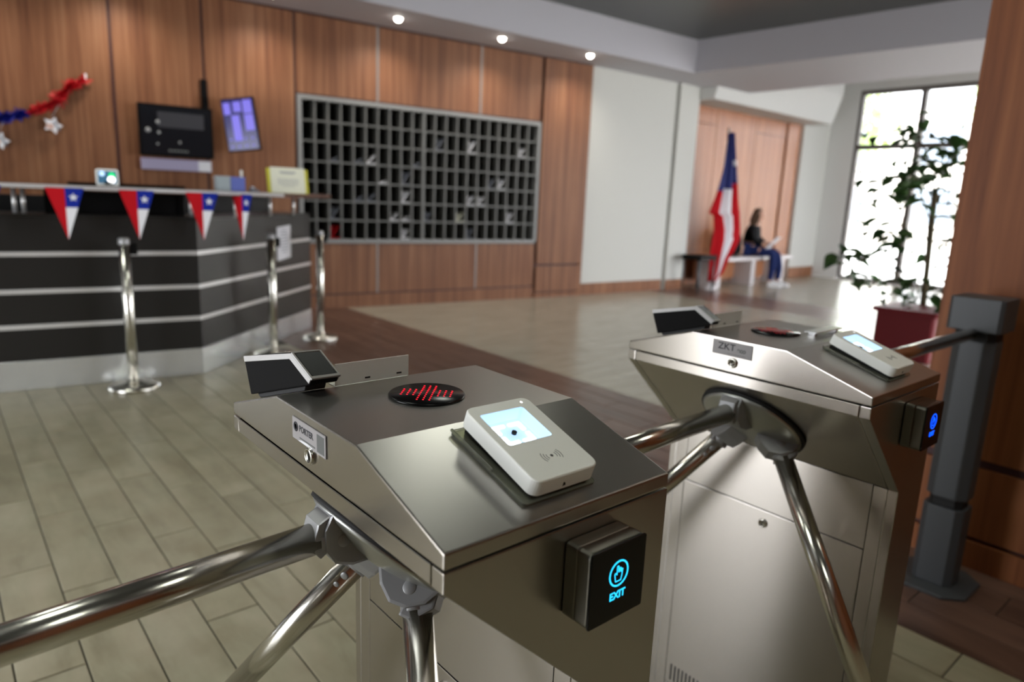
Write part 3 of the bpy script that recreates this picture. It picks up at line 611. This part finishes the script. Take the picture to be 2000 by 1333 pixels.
# ------------------------------------------------------------------ reception counter (wall frame)
ct = thing('reception_counter', 'dark angled reception counter with metal strips and steel kick plate', 'counter'); ct.matrix_world = WM
A0, B0, C0 = Vector((-5.6, -2.431)), Vector((-1.70, -2.431)), Vector((-.495, -1.015))
def off_poly(d0, d1):    # band between two offsets behind the front line
    dirs = (C0-B0).normalized(); n1 = Vector((0, 1)); n2 = Vector((-dirs.y, dirs.x)); bis = (n1+n2).normalized(); kk = 1/bis.dot(n1)
    f = lambda d: [A0+n1*d, B0+bis*kk*d, C0+n2*d]
    return [tuple(p) for p in f(d0)]+[tuple(p) for p in f(d1)[::-1]]
MB().prism(off_poly(.02, .48), .0, 1.06, axis='z').build('body', 'laminate', ct)
MB().prism(off_poly(0, .018), .002, .186, axis='z').build('kick_plate', 'kick', ct, .001, 1)
zz = [.190, .402, .622, .852, 1.076]
for i, (a, b) in enumerate(zip(zz, zz[1:])):
    b_ = b-.015 if i < 3 else b; a_ = a+.015 if i else a
    MB().prism(off_poly(.004, .022), a_, b_, axis='z').build('front_board', 'laminate', ct, .001, 1)
    if i < 3: MB().prism(off_poly(0.0, .022), b_+.001, b_+.029, axis='z').build('metal_strip', 'alu', ct, .001, 1)
MB().prism(off_poly(.004, .50), 1.077, 1.095, axis='z').build('work_top', 'laminate', ct, .001, 1)
MB().prism(off_poly(.40, .48), 1.095, 1.20, axis='z').build('inner_rail', 'shadow', ct)
MB().prism([(-2.34, -2.03), (-1.86, -2.03), (-.80, -.80), (-.84, -.76), (-1.88, -1.98), (-2.34, -1.98)], 1.0955, 1.243, axis='z').build('shade_screen', 'shadow', ct)  # dark sheet standing in for the shade in the gap under the shelf
shp = [(-5.6, -2.55), (-1.15, -2.55), (-.46, -1.52), (-.50, -1.25), (-.9, -1.25), (-1.50, -2.16), (-5.6, -2.16)]
MB().prism(shp, 1.245, 1.275, axis='z').build('shelf_top', 'shelf', ct, .002, 1)
MB().prism([(-5.6, -2.556), (-1.146, -2.556), (-1.152, -2.55), (-5.6, -2.55)], 1.250, 1.274, axis='z').build('shelf_lip', 'alu', ct)
for x, y in ((-4.2, -2.36), (-2.70, -2.36), (-2.655, -2.36), (-1.42, -2.30), (-1.08, -1.90), (-.80, -1.56), (-1.72, -2.36)):
    MB().tube((x, y, 1.095), (x, y, 1.246), .0125, 14).build('standoff', 'alu', ct)
# dark equipment standing under the shelf
for x0, x1, lab in ((-2.55, -1.75, 'long black box between worktop and shelf of the reception counter'),):
    o = MB().box(x0, x1, -2.28, -2.05, 1.0955, 1.24).box(x0+.05, x1-.05, -2.285, -2.28, 1.11, 1.23).build('equipment_box', 'black', None, .004); o.matrix_world = WM; tag(o, lab, 'box')
# notice taped to the angled front
dirs = (C0-B0).normalized(); nf = Vector((dirs.y, -dirs.x))
def seg(s, z, o=0.): p = B0+dirs*s+nf*o; return (p.x, p.y, z)
o = MB().prism([(1.165, .700), (1.43, .716), (1.43, 1.0), (1.165, .985)], -.0012, .0, WM @ frame_m((B0.x+nf.x*.003, B0.y+nf.y*.003, 0), (dirs.x, dirs.y, 0), (-nf.x, -nf.y, 0), (0, 0, 1)), axis='y').build('notice', 'paper')
tag(o, 'white printed sheet taped on the angled front of the reception counter', 'notice')
fm = WM @ frame_m((B0.x+nf.x*.0048, B0.y+nf.y*.0048, 0), (dirs.x, dirs.y, 0), (0, 0, 1), (nf.x, nf.y, 0))
b = MB()
for k, w in enumerate((.10, .14, .12, .15, .15, .13, .15, .10)): b.prism([(1.30-w/2, .952-k*.026), (1.30+w/2, .952-k*.026), (1.30+w/2, .958-k*.026), (1.30-w/2, .958-k*.026)], -.0004, .0002, fm, axis='z')
b.build('printed_lines', 'gpaper', o)
# bunting of triangular flags
bt_ = thing('bunting', 'string of triangular paper flags hung along the counter shelf edge', 'bunting'); bt_.matrix_world = WM
MB().path([(-5.2, -2.562, 1.262), (-2.0, -2.562, 1.262), (-1.37, -2.562, 1.262)], .003, 6).build('string', 'fwhite', bt_)
for x, sg in ((-2.845, 1.), (-2.441, 1.), (-2.06, 1.), (-1.68, 1.), (-1.43, .55), (-3.25, 1.)):
    w = .0985*sg; zt, zb = 1.258, .95; xm = x+.004*sg; yq = -2.5625; tipx = x-.0
    f = thing('tmp', 'x', 'x'); bpy.data.objects.remove(f)
    pm = Matrix.Translation((x, yq, 0)) @ Matrix.Rotation(R(-62) if sg < 1 else 0, 4, 'Z')
    W_ = .0985
    MB().prism([(-W_, zt), (0, zt), (0, zb)], -.0006, .0006, pm).build('flag_red', 'red', bt_)
    zb2 = zt-.115
    blue = MB().prism([(0, zt), (W_, zt), (W_*(zb2-zb)/(zt-zb), zb2), (0, zb2)], -.0006, .0006, pm).build('flag_blue', 'fblue', bt_)
    MB().prism([(0, zb2), (W_*(zb2-zb)/(zt-zb), zb2), (0, zb)], -.0006, .0006, pm).build('flag_white', 'fwhite', bt_)
    st = [((.026 if k % 2 == 0 else .0105)*math.sin(k*math.pi/5)+.042, (.026 if k % 2 == 0 else .0105)*math.cos(k*math.pi/5)+zt-.055) for k in range(10)]
    MB().prism(st, -.0012, -.0005, pm).build('star', 'fwhite', blue)

def on_wall(o): o.matrix_world = WM @ o.matrix_world; return o
def wthing(name, label, cat, x, y, z, rz=0, group=None):
    t = thing(name, label, cat, (0, 0, 0), 0, group); t.matrix_world = WM @ Matrix.Translation((x, y, z)) @ Matrix.Rotation(rz, 4, 'Z'); return t
# small things on the shelf
d = wthing('tablet', 'small glowing tablet standing on the counter shelf', 'tablet', -2.205, -2.42, 1.276, R(0))
pm = Matrix.Rotation(R(-12), 4, 'X')
MB().prism(rrect(.125, .105, .014, 5, 0, .055), -.006, .006, pm @ frame_m((0, 0, 0), (1, 0, 0), (0, 0, 1), (0, -1, 0)), axis='z').build('case', 'wplastic', d, .002, 1)
fm = pm @ frame_m((0, -.0062, 0), (1, 0, 0), (0, 0, 1), (0, -1, 0))
sc_ = MB().prism(rrect(.106, .082, .006, 4, 0, .056), 0, .0012, fm, axis='z').build('screen', 'scb', d)
MB().prism(rrect(.03, .03, .012, 5, -.028, .078), .001, .002, fm, axis='z').build('light_spot', 'pit', sc_); MB().prism(rrect(.036, .036, .017, 6, .026, .068), .001, .0018, fm, axis='z').build('light_spot', 'scg', sc_); MB().prism(rrect(.042, .042, .02, 6, .022, .040), .0012, .0026, fm, axis='z').build('light_spot', 'scw', sc_)
MB().box(-.04, .05, -.02, .045, 0, .006).box(-.02, .03, -.004, .008, .0, .03).build('stand', 'black', d, .001, 1)
for nm, x0, x1, y0, y1, h, m_, lab, cat in (('folder', -2.42, -1.75, -2.36, -2.18, .020, 'black', 'flat dark folder lying on the counter shelf behind the tablet', 'folder'),
        ('box', -1.565, -1.480, -2.47, -2.35, .10, 'boxg', 'small pale grey box on the counter shelf', 'box'), ('box', -1.476, -1.385, -2.47, -2.35, .098, 'boxb', 'small blue box beside the pale grey box on the shelf', 'box'),
        ('tape_dispenser', -1.335, -1.275, -2.40, -2.34, .030, 'gpaper', 'low grey tape dispenser between the blue box and the paper holder', 'dispenser')):
    t = wthing(nm, lab, cat, x0, y0, 1.2755)
    if nm == 'tape_dispenser':
        MB().prism([(0, 0), (x1-x0, 0), (x1-x0, h*.5), (.04, h*.6), (.03, h), (.01, h), (0, h*.7)], 0, y1-y0, axis='y').build('body', m_, t, .002); MB().tube((.02, .01, h*.8), (.02, y1-y0-.01, h*.8), .014, 16).build('roll', 'paper', t)
    else:
        MB().box(0, x1-x0, 0, y1-y0, 0, h*.8).build('body', m_, t, .002); MB().box(-.001, x1-x0+.001, -.001, y1-y0+.001, h*.8, h).build('lid', m_, t, .002)
o = wthing('sanitizer_bottle', 'slim white bottle standing behind the blue box on the shelf', 'bottle', -1.365, -2.27, 1.2755)
MB().lathe([(.018, 0), (.02, .004), (.02, .08), (.010, .10), (.008, .118), (.001, .12)], 18).build('bottle', 'wplastic', o); MB().lathe([(.010, .118), (.010, .140), (.004, .15), (.001, .15)], 14).build('pump', 'wplastic', o)
h_ = wthing('sign_holder', 'cream printed sign with yellow side covers standing on the shelf end', 'sign', -1.045, -2.32, 1.2755, R(8))
pm = Matrix.Rotation(R(-8), 4, 'X')
MB().box(-.155, .155, .0, .012, .0, .178).build('yellow_cover', 'yellow', h_, .002, 1, mtx=pm); pg = MB().box(-.130, .130, -.003, -.0005, .002, .186).build('sheet', 'paperc', h_, mtx=pm)
b = MB()
for z, w in ((.148, .12), (.139, .10), (.10, .16), (.088, .17), (.076, .15), (.064, .16), (.05, .10)): b.box(-w/2, w/2, -.0034, -.003, z, z+(.008 if z > .14 else .003))
b.build('printed_lines', 'gpaper', pg, mtx=pm)

# televisions and bracket on the wall
tv = wthing('television', 'wide black television on the wood wall above the counter', 'television', -1.475, -.10, 1.800)
MB().box(-.320, .320, -.03, .045, -.235, .235).build('casing', 'black', tv, .006); s_ = bx('screen', 'tvs', tv, -.30, .30, -.0325, -.030, -.215, .215)
bx('window_panel', 'scb_d' if 'scb_d' in M else 'inkd', s_, -.16, .24, -.0335, -.0325, .03, .17)
for x, z, r in ((-.245, -.005, .022), (-.16, .075, .018), (-.155, -.02, .014), (-.17, -.125, .010), (.02, -.10, .012)): MB().lathe([(r, 0), (r, .0015), (.001, .0015)], 14, Matrix.Translation((x, -.0325, z)) @ Matrix.Rotation(R(90), 4, 'X')).build('icon', 'tvi', s_)
b = MB(); [b.box(-.08+.03*k, -.06+.03*k, -.0335, -.0325, -.19, -.17) for k in range(6)]; b.build('caption', 'ink', s_)
MB().box(-.05, .05, .045, .112, -.05, .05).build('wall_mount', 'black', tv)
bdd = wthing('pale_board', 'pale lilac board fixed below the television', 'board', -1.475, -.01, 1.545)
MB().box(-.31, .305, -.05, .008, -.105, 0).build('board', 'lil', bdd, .002, 1); MB().box(.185, .30, -.054, -.05, -.1, -.005).build('card', 'paper', bdd)
br = wthing('tv_arm', 'black wall bracket above the right end of the television', 'bracket', -1.20, -.001, 2.17)
MB().box(-.03, .03, -.02, 0, -.13, .145).build('rail', 'black', br, .003); MB().box(-.02, .02, -.10, -.02, -.10, -.02).build('hinge', 'black', br, .004); MB().box(-.016, .02, -.10, -.08, -.135, -.02).build('lower_arm', 'black', br, .002)
t2 = wthing('wall_display', 'small tilted portrait display with purple tiles on the wood wall', 'display', -.925, -.26, 1.905, R(-33)); t2.rotation_euler.rotate_axis('Y', R(0))
pm = Matrix.Rotation(R(-7.5), 4, 'Y')
MB().box(-.160, .160, 0, .035, -.250, .250).build('casing', 'black', t2, .006, mtx=pm); s_ = MB().box(-.148, .148, -.002, .0, -.237, .237).build('screen', 'tvp', t2, mtx=pm)
for x0, x1, z0, z1 in ((-.14, -.075, .10, .21), (-.045, .03, .12, .215), (.05, .135, .10, .225), (.05, .135, -.06, .09), (-.075, .0, -.15, .09)): MB().box(x0, x1, -.0035, -.002, z0, z1).build('tile', 'tvl', s_, mtx=pm)
b = MB()
for i in range(4):
    for j in range(2): b.box(-.12+i*.07, -.10+i*.07, -.0035, -.002, -.21+j*.07, -.195+j*.07)
b.build('icons', 'tvl', s_, mtx=pm)
MB().box(-.03, .03, .035, .12, -.05, .03).box(.02, .10, .10, .13, -.12, -.02).build('wall_arm', 'black', t2, .003)

# tinsel garland
gd = thing('tinsel_garland', 'fluffy red and blue tinsel garland pinned to the left of the wood wall', 'garland'); gd.matrix_world = WM
def tinsel(pts, m, rad, seed):
    rr = random.Random(seed); b = MB(); P = [Vector(p) for p in pts]
    for a, c in zip(P, P[1:]):
        n = max(2, int((c-a).length/.006))
        for k in range(n):
            p = a.lerp(c, k/n)
            for q in range(7):
                d = Vector((rr.gauss(0, 1), rr.gauss(0, 1), rr.gauss(0, 1))).normalized(); L = rad*rr.uniform(.5, 1.1)*(1+.35*math.sin(k*.21+seed)); e = d.orthogonal().normalized()*.010
                pp = p+Vector((0, -.01, 0)); tipp = pp+d*L; tipp.y = min(tipp.y, -.002)
                b.quad(pp-e, pp+e, tipp+e*.7, tipp-e*.7)
    return b
stuff(tinsel([(-2.19, -.03, 2.185), (-2.31, -.05, 2.11), (-2.40, -.05, 2.00), (-2.455, -.05, 1.945), (-2.55, -.05, 1.90), (-2.625, -.04, 1.865)], 'tred', .062, 3).build('red_tinsel', 'tred', gd))
stuff(tinsel([(-2.635, -.04, 1.855), (-2.72, -.05, 1.825), (-2.84, -.05, 1.80), (-3.1, -.05, 1.84)], 'tblue', .050, 5).build('blue_tinsel', 'tblue', gd))
MB().box(-2.185, -2.170, -.008, -.0, 2.20, 2.245).build('tape', 'paper', gd)
MB().tube((-2.40, -.06, 1.95), (-2.46, -.06, 1.84), .002, 6).tube((-2.80, -.06, 1.79), (-2.84, -.06, 1.70), .002, 6).build('thread', 'fwhite', gd)
for k, (x, z) in enumerate(((-2.458, 1.775), (-2.850, 1.615))):
    t = wthing('paper_ornament', ['cut paper star with pink patch hanging under the red tinsel', 'cut paper star with pink patch hanging under the blue tinsel at the left edge'][k], 'ornament', x, -.055, z, R(8), 'paper stars on the garland')
    st = [((.078 if q % 2 == 0 else .040)*math.sin(q*math.pi/5+.35), (.078 if q % 2 == 0 else .040)*math.cos(q*math.pi/5+.35)) for q in range(10)]
    MB().prism(st, -.002, .002).build('star', 'paper', t); MB().prism(rrect(.058, .044, .018, 5, -.022, -.012), -.004, -.002).build('pink_patch', 'pink', t); MB().prism([(.0, .03), (.012, .035), (.055, -.03), (.05, -.045), (.035, -.03)], -.004, -.002).build('grey_stripe', 'gpaper', t)

# queue posts
def queue_post(x, y, label, head=0.):
    t = thing('queue_post', label, 'post', (x, y, 0), 0)
    MB().lathe([(.150, 0), (.155, .006), (.150, .020), (.120, .034), (.060, .046), (.036, .052), (.028, .070), (.001, .070)], 48).build('base', 'chrome', t)
    MB().tube((0, 0, .05), (0, 0, .925), .0315, 32).build('pole', 'chrome', t)
    MB().lathe([(.0320, .925), (.0325, .93), (.0325, .958), (.026, .966), (.001, .966)], 32).build('cap', 'cast', t)
    MB().box(.012, .075, -.0, .055, .86, .93).build('belt_cassette', 'black', t, .006)
    return t
queue_post(.930, 4.83, 'polished steel queue post in front of the dark counter, left one'); queue_post(2.03, 5.28, 'polished steel queue post standing before the taped white notice')
queue_post(2.62, 5.69, 'polished steel queue post at the right end of the counter')
o = thing('tmp', 'x', 'x'); bpy.data.objects.remove(o)

# ------------------------------------------------------------------ far end: bench, flag, person, planter
bn = thing('stone_bench', 'long pale stone bench along the far wood panelled alcove', 'bench', (9.7, 6.3, 0))
MB().box(0, 2.5, .0, .50, .44, .50).build('seat', 'stone', bn, .006)
for x in (.15, 1.2, 2.2): MB().box(x, x+.12, .06, .44, 0, .44).build('support', 'stone', bn, .004)
MB().box(.05, 2.45, .40, .45, .10, .44).build('back_apron', 'wood_far', bn)
st_ = thing('side_stool', 'small dark stool at the left end of the stone bench', 'stool', (9.2, 6.25, 0))
MB().box(-.22, .22, -.15, .2, .50, .57).build('seat', 'black', st_, .01)
for x in (-.19, .19):
    for y in (-.12, .17): MB().tube((x, y, 0), (x, y, .5), .015, 10).build('leg', 'greypost', st_)
fs = thing('flag_pole', 'white pole on a pale base behind the draped national flag', 'flagpole', (9.64, 6.35, 0))
MB().lathe([(.13, 0), (.13, .03), (.05, .06), (.022, .09), (.001, .09)], 24).build('base', 'stone', fs); MB().tube((0, 0, .05), (.13, 0, 2.47), .013, 12).build('pole', 'fwhite', fs); MB().lathe([(.001, 2.46), (.022, 2.49), (.010, 2.53), (.001, 2.56)], 14, Matrix.Translation((.13, 0, 0))).build('finial', 'silver', fs)
fl = thing('flag', 'red, white and blue national flag hanging in folds from the pole', 'flag', (-.11, 6.35, 0))
prof = [(2.45, 9.735, 9.775), (2.2, 9.70, 9.86), (1.92, 9.655, 9.965), (1.60, 9.575, 10.06), (1.40, 9.50, 10.12), (1.22, 9.425, 10.20), (1.18, 9.56, 10.21), (.95, 9.635, 10.27), (.80, 9.63, 10.27), (.62, 9.61, 10.14), (.50, 9.61, 10.02), (.40, 9.61, 9.97), (.28, 9.60, 9.90), (.14, 9.60, 9.68)]
def flag_mesh():
    N = 36; rowsv = []
    Z = []
    for (z0, a0, b0), (z1, a1, b1) in zip(prof, prof[1:]):
        kk = max(1, int((z0-z1)/.04))
        for k in range(kk): u = k/kk; Z.append((z0+(z1-z0)*u, a0+(a1-a0)*u, b0+(b1-b0)*u))
    Z.append(prof[-1]); parts = {'dblue': MB(), 'fwhite': MB(), 'red': MB()}
    def P(z, a, b, i): u = i/N; return (a+(b-a)*u, -.12+.045*math.sin(u*math.pi*5+z*1.5)+.02*math.sin(u*11+z*3), z)
    for (z0, a0, b0), (z1, a1, b1) in zip(Z, Z[1:]):
        for i in range(N):
            u = (i+.5)/N; zz = z0
            key = 'dblue' if zz > 1.62+.25*abs(u-.5) + (.0 if u > .35 else -.15) else ('fwhite' if .30+.1*(1.6-zz)*.5 < u < .62+(.05 if zz < .9 else 0) else 'red')
            if key == 'dblue' and 1.98 < zz < 2.06 and u > .6: key = 'fwhite'
            if zz < .62 and key == 'red' and u > .8: key = 'red'
            parts[key].quad(P(z0, a0, b0, i), P(z0, a0, b0, i+1), P(z1, a1, b1, i+1), P(z1, a1, b1, i))
    for k, b in parts.items():
        bmesh.ops.remove_doubles(b.b, verts=b.b.verts[:], dist=1e-5)
        for f in b.b.faces: f.smooth = True
        o = b.build({'dblue': 'blue_field', 'fwhite': 'white_field', 'red': 'red_field'}[k], k, fl); md = o.modifiers.new('thickness', 'SOLIDIFY'); md.thickness = .003
flag_mesh()
bag = thing('black_backpack', 'bulky black bag on the bench beside the seated person', 'bag', (10.62, 6.68, .501))
b = MB(); b.lathe([(.20, 0), (.27, .03), (.29, .16), (.26, .34), (.17, .46), (.05, .50), (.001, .50)], 24, Matrix.Diagonal((1, .62, 1, 1))); b.build('body', 'jacket', bag); MB().box(-.12, .12, -.18, -.10, .06, .28).build('pocket', 'jacket', bag, .02); MB().path([(-.05, 0, .48), (-.03, 0, .55), (.03, 0, .55), (.05, 0, .48)], .012, 8).build('handle', 'jacket', bag)

def skin_body(name, joints, edges, m, parent, sub=2):
    me = bpy.data.meshes.new(name); me.from_pydata([j[:3] for j in joints], edges, []); o = link(name, me, parent)
    md = o.modifiers.new('skin', 'SKIN')
    for i, j in enumerate(joints): v = me.skin_vertices[0].data[i]; v.radius = (j[3], j[4] if len(j) > 4 else j[3]); v.use_root = (i == 0)
    o.modifiers.new('sub', 'SUBSURF').levels = sub; o.modifiers['sub'].render_levels = sub
    dg = bpy.context.evaluated_depsgraph_get(); dg.update(); m2 = bpy.data.meshes.new_from_object(o.evaluated_get(dg)); o.modifiers.clear(); o.data = m2
    m2.materials.clear(); m2.materials.append(M[m])
    for p in m2.polygons: p.use_smooth = True
    return o
ps = thing('person', 'seated person in black top and jeans with white shoes reading on the bench', 'person', (11.05, 6.52, 0), R(18))
# local: faces -y (towards the hall) and slightly +x; seat height .5
J = [(0, 0, .64, .12, .14), (0, .0, .74, .12, .14), (0, -.03, .92, .12, .15), (0, -.04, 1.02, .07, .09), (0, -.05, 1.08, .048), (0, -.07, 1.14, .045),
     (-.16, -.03, .985, .055), (-.21, -.08, .80, .043), (-.13, -.24, .72, .034), (-.06, -.30, .73, .026), (.16, -.03, .985, .055), (.21, -.08, .80, .043), (.13, -.24, .70, .034), (.06, -.30, .71, .026),
     (-.09, -.04, .60, .080), (-.10, -.42, .575, .062), (-.10, -.43, .30, .050), (-.10, -.41, .09, .036), (-.10, -.48, .04, .032),
     (.09, -.04, .60, .080), (.12, -.44, .57, .062), (.14, -.50, .30, .050), (.14, -.49, .09, .036), (.15, -.56, .04, .032)]
Eg = [(0, 1), (1, 2), (2, 3), (3, 4), (4, 5), (2, 6), (6, 7), (7, 8), (8, 9), (2, 10), (10, 11), (11, 12), (12, 13), (0, 14), (14, 15), (15, 16), (16, 17), (17, 18), (0, 19), (19, 20), (20, 21), (21, 22), (22, 23)]
body = skin_body('body', J, Eg, 'skin', ps)
hd = Matrix.Translation((.0, -.085, 1.20)) @ Matrix.Rotation(R(18), 4, 'X')
MB().lathe([(.001, -.115), (.04, -.108), (.062, -.07), (.076, -.01), (.078, .04), (.066, .085), (.035, .112), (.001, .118)], 24, hd @ Matrix.Diagonal((.95, 1.12, 1, 1))).build('head', 'skin', ps)
MB().prism([(-.085, -.02), (-.105, -.03), (-.085, .01)], -.011, .011, hd, axis='x').build('nose', 'skin', ps)
for x in (-.028, .028): MB().lathe([(.001, -.009), (.009, 0), (.001, .009)], 12, hd @ Matrix.Translation((x, -.078, .012))).build('eye', 'inkd', ps)
MB().box(-.022, .022, -.082, -.074, -.052, -.046, hd).build('mouth', 'pink', ps)
for x in (-.076, .076): MB().lathe([(.001, -.02), (.012, 0), (.001, .02)], 10, hd @ Matrix.Translation((x, .01, -.005))).build('ear', 'skin', ps)
MB().lathe([(.080, -.16), (.088, -.06), (.088, .03), (.078, .09), (.045, .122), (.001, .130)], 24, hd @ Matrix.Translation((0, .028, .0)) @ Matrix.Diagonal((1, .95, 1, 1))).box(-.088, -.070, -.05, .06, -.20, .02, hd).box(.070, .088, -.05, .06, -.20, .02, hd).build('hair', 'hair', ps, .008)
def inflate(idx, eg, m, nm, add, parent=ps): 
    mp = {j: i for i, j in enumerate(idx)}; js = [tuple(J[j][:3])+tuple(r+add for r in (J[j][3], J[j][4] if len(J[j]) > 4 else J[j][3])) for j in idx]
    return skin_body(nm, js, [(mp[a], mp[b]) for a, b in eg], m, parent)
inflate([0, 1, 2, 3, 6, 7, 8, 10, 11, 12], [(0, 1), (1, 2), (2, 3), (2, 6), (6, 7), (7, 8), (2, 10), (10, 11), (11, 12)], 'jacket', 'black_top', .014)
inflate([0, 14, 15, 16, 17, 19, 20, 21, 22], [(0, 14), (14, 15), (15, 16), (16, 17), (0, 19), (19, 20), (20, 21), (21, 22)], 'jeans', 'jeans', .012)
for x, y in ((-.10, -.46), (.15, -.54)): MB().prism([(.07, 0), (.07, .075), (.0, .10), (-.06, .065), (-.14, .05), (-.155, .02), (-.15, 0)], -.042, .042, Matrix.Translation((x, y, 0.001)), axis='x').build('shoe', 'shoe', ps, .012, 3)
for sx, (hx, hy, hz) in ((1, J[9][:3]), (-1, J[13][:3])):
    fj = [(hx, hy, hz, .020, .028), (hx+sx*.01, hy-.055, hz-.005, .014, .026)]
    fe = [(0, 1)]
    for q in range(4):
        L = (.062, .070, .066, .052)[q]; ox = -.027+q*.018; k0 = len(fj)
        fj += [(hx+sx*.01+ox, hy-.06, hz-.005, .0085), (hx+sx*.01+ox*1.1, hy-.06-L*.55, hz-.012, .0078), (hx+sx*.01+ox*1.1, hy-.06-L*.9, hz-.034, .006)]; fe += [(1, k0), (k0, k0+1), (k0+1, k0+2)]
    k0 = len(fj); fj += [(hx+sx*.035, hy-.03, hz+.002, .010), (hx+sx*.05, hy-.06, hz-.004, .008)]; fe += [(0, k0), (k0, k0+1)]
    skin_body('hand', fj, fe, 'skin', ps, 1)
pp = thing('magazine', 'pale open sheets held by the seated person', 'paper', (11.05, 6.52, 0), R(18))
MB().box(-.20, -.002, -.004, 0, -.14, .14, Matrix.Translation((.03, -.40, .735)) @ Matrix.Rotation(R(40), 4, 'X') @ Matrix.Rotation(R(-8), 4, 'Z')).box(.002, .20, -.004, 0, -.14, .14, Matrix.Translation((.03, -.40, .735)) @ Matrix.Rotation(R(40), 4, 'X') @ Matrix.Rotation(R(8), 4, 'Z')).build('sheets', 'paper', pp)

# planter with climbing plant
pt = thing('potted_climber', 'tall climbing plant with dark leaves in a square red planter', 'plant', (7.0, 2.35, 0))
MB().prism(oct_(.56, .5, .02), 0, .42, axis='z').build('planter', 'pot', pt, .008)
MB().prism(oct_(.62, .56, .02), .42, .465, axis='z').build('rim', 'pot', pt, .008); MB().prism(oct_(.54, .48, .02), .40, .450, axis='z').build('soil', 'soil', pt)
rr = random.Random(11)
def vine(pts, r, nm='stem'): return MB().path([Vector(p) for p in pts], r, 7).build(nm, 'stem', pt)
PX, PY = 7.0, 2.35
stake = MB().tube((.30, .05, .4), (.14, .05, 1.55), .03, 12, .022).build('support_pole', 'stem', pt)
V = [[(.25, .05, .5), (.1, .05, 1.2), (-.1, 0, 1.7), (-.5, .05, 1.98), (-.75, .05, 1.9)], [(.05, .05, 1.3), (-.5, .0, 1.62), (-.95, .05, 1.6), (-1.2, .05, 1.45)], [(.14, .05, 1.5), (.2, 0, 1.9), (.3, .0, 1.75), (.36, 0, 1.4)],
     [(.0, .0, .55), (-.3, 0, .95), (-.75, -.05, 1.25), (-1.1, 0, 1.08), (-1.42, 0, .9)], [(.1, .05, .5), (-.4, -.05, .72), (-.9, -.05, .85), (-1.15, 0, .70)], [(.28, .05, .6), (.5, 0, 1.0), (.6, 0, 1.3), (.45, 0, 1.7)]]
for v in V: vine(v, .008)
lf = MB(); 
def leaf_mesh():
    b = bmesh.new(); pts = [(0, 0), (.020, .018), (.036, .05), (.034, .08), (.018, .112), (0, .14)]
    mid = [b.verts.new((0, y, -.004+.02*math.sin(y*20)-.6*y*y)) for _, y in pts]; Rr = [b.verts.new((x, y, .010*(x > 0)+.02*math.sin(y*20)-.6*y*y)) for x, y in pts[1:-1]]; Ll = [b.verts.new((-x, y, .010*(x > 0)+.02*math.sin(y*20)-.6*y*y)) for x, y in pts[1:-1]]
    for S, sg in ((Rr, 1), (Ll, -1)):
        row = [mid[0]]+S+[mid[-1]]
        for i in range(5):
            q = [mid[i], row[i], row[i+1], mid[i+1]]; u = []
            [u.append(x) for x in q if x not in u]
            b.faces.new(u if sg > 0 else u[::-1])
    me = bpy.data.meshes.new('leaf'); bmesh.ops.recalc_face_normals(b, faces=b.faces[:])
    for f in b.faces: f.smooth = True
    b.to_mesh(me); b.free(); me.materials.append(M['leaf']); return me
LM = leaf_mesh()
CL = [(-.51, 1.96, 13, .11), (-.66, 1.95, 5, .07), (-.30, 1.94, 5, .07), (-.28, 1.70, 16, .13), (-.60, 1.68, 10, .10), (-1.15, 1.52, 8, .10), (-1.03, 1.45, 6, .08), (-.95, 1.60, 6, .09), (-.68, 1.60, 8, .1), (.12, 1.86, 7, .10), (.30, 1.74, 8, .10), (-1.10, 1.09, 8, .10), (-1.17, .96, 7, .08), (-.75, 1.17, 8, .10), (-1.42, .93, 6, .08), (-1.20, .80, 8, .09), (-.52, .73, 6, .09), (-.50, .66, 5, .09), (-1.05, .68, 5, .07),
      (.54, 1.03, 9, .10), (.62, .78, 10, .10), (.55, 1.3, 6, .1), (.45, .55, 10, .13), (.2, .5, 9, .15), (-.1, .52, 8, .12), (.35, 1.5, 5, .1), (-.9, 1.30, 4, .09), (.7, .9, 6, .1)]
nl = 0
for x, z, n, sp in CL:
    for k in range(n):
        o = link('leaf', LM, pt); o.location = (x+rr.gauss(0, sp*.75), rr.gauss(0, .14), z+rr.gauss(0, sp*.6)); o.rotation_euler = (rr.uniform(-.9, .5), rr.uniform(-.6, .6), rr.uniform(0, 6.28)); s = rr.uniform(.85, 1.5); o.scale = (s, s, s); nl += 1
print('leaves', nl, 'objects', len(bpy.data.objects))
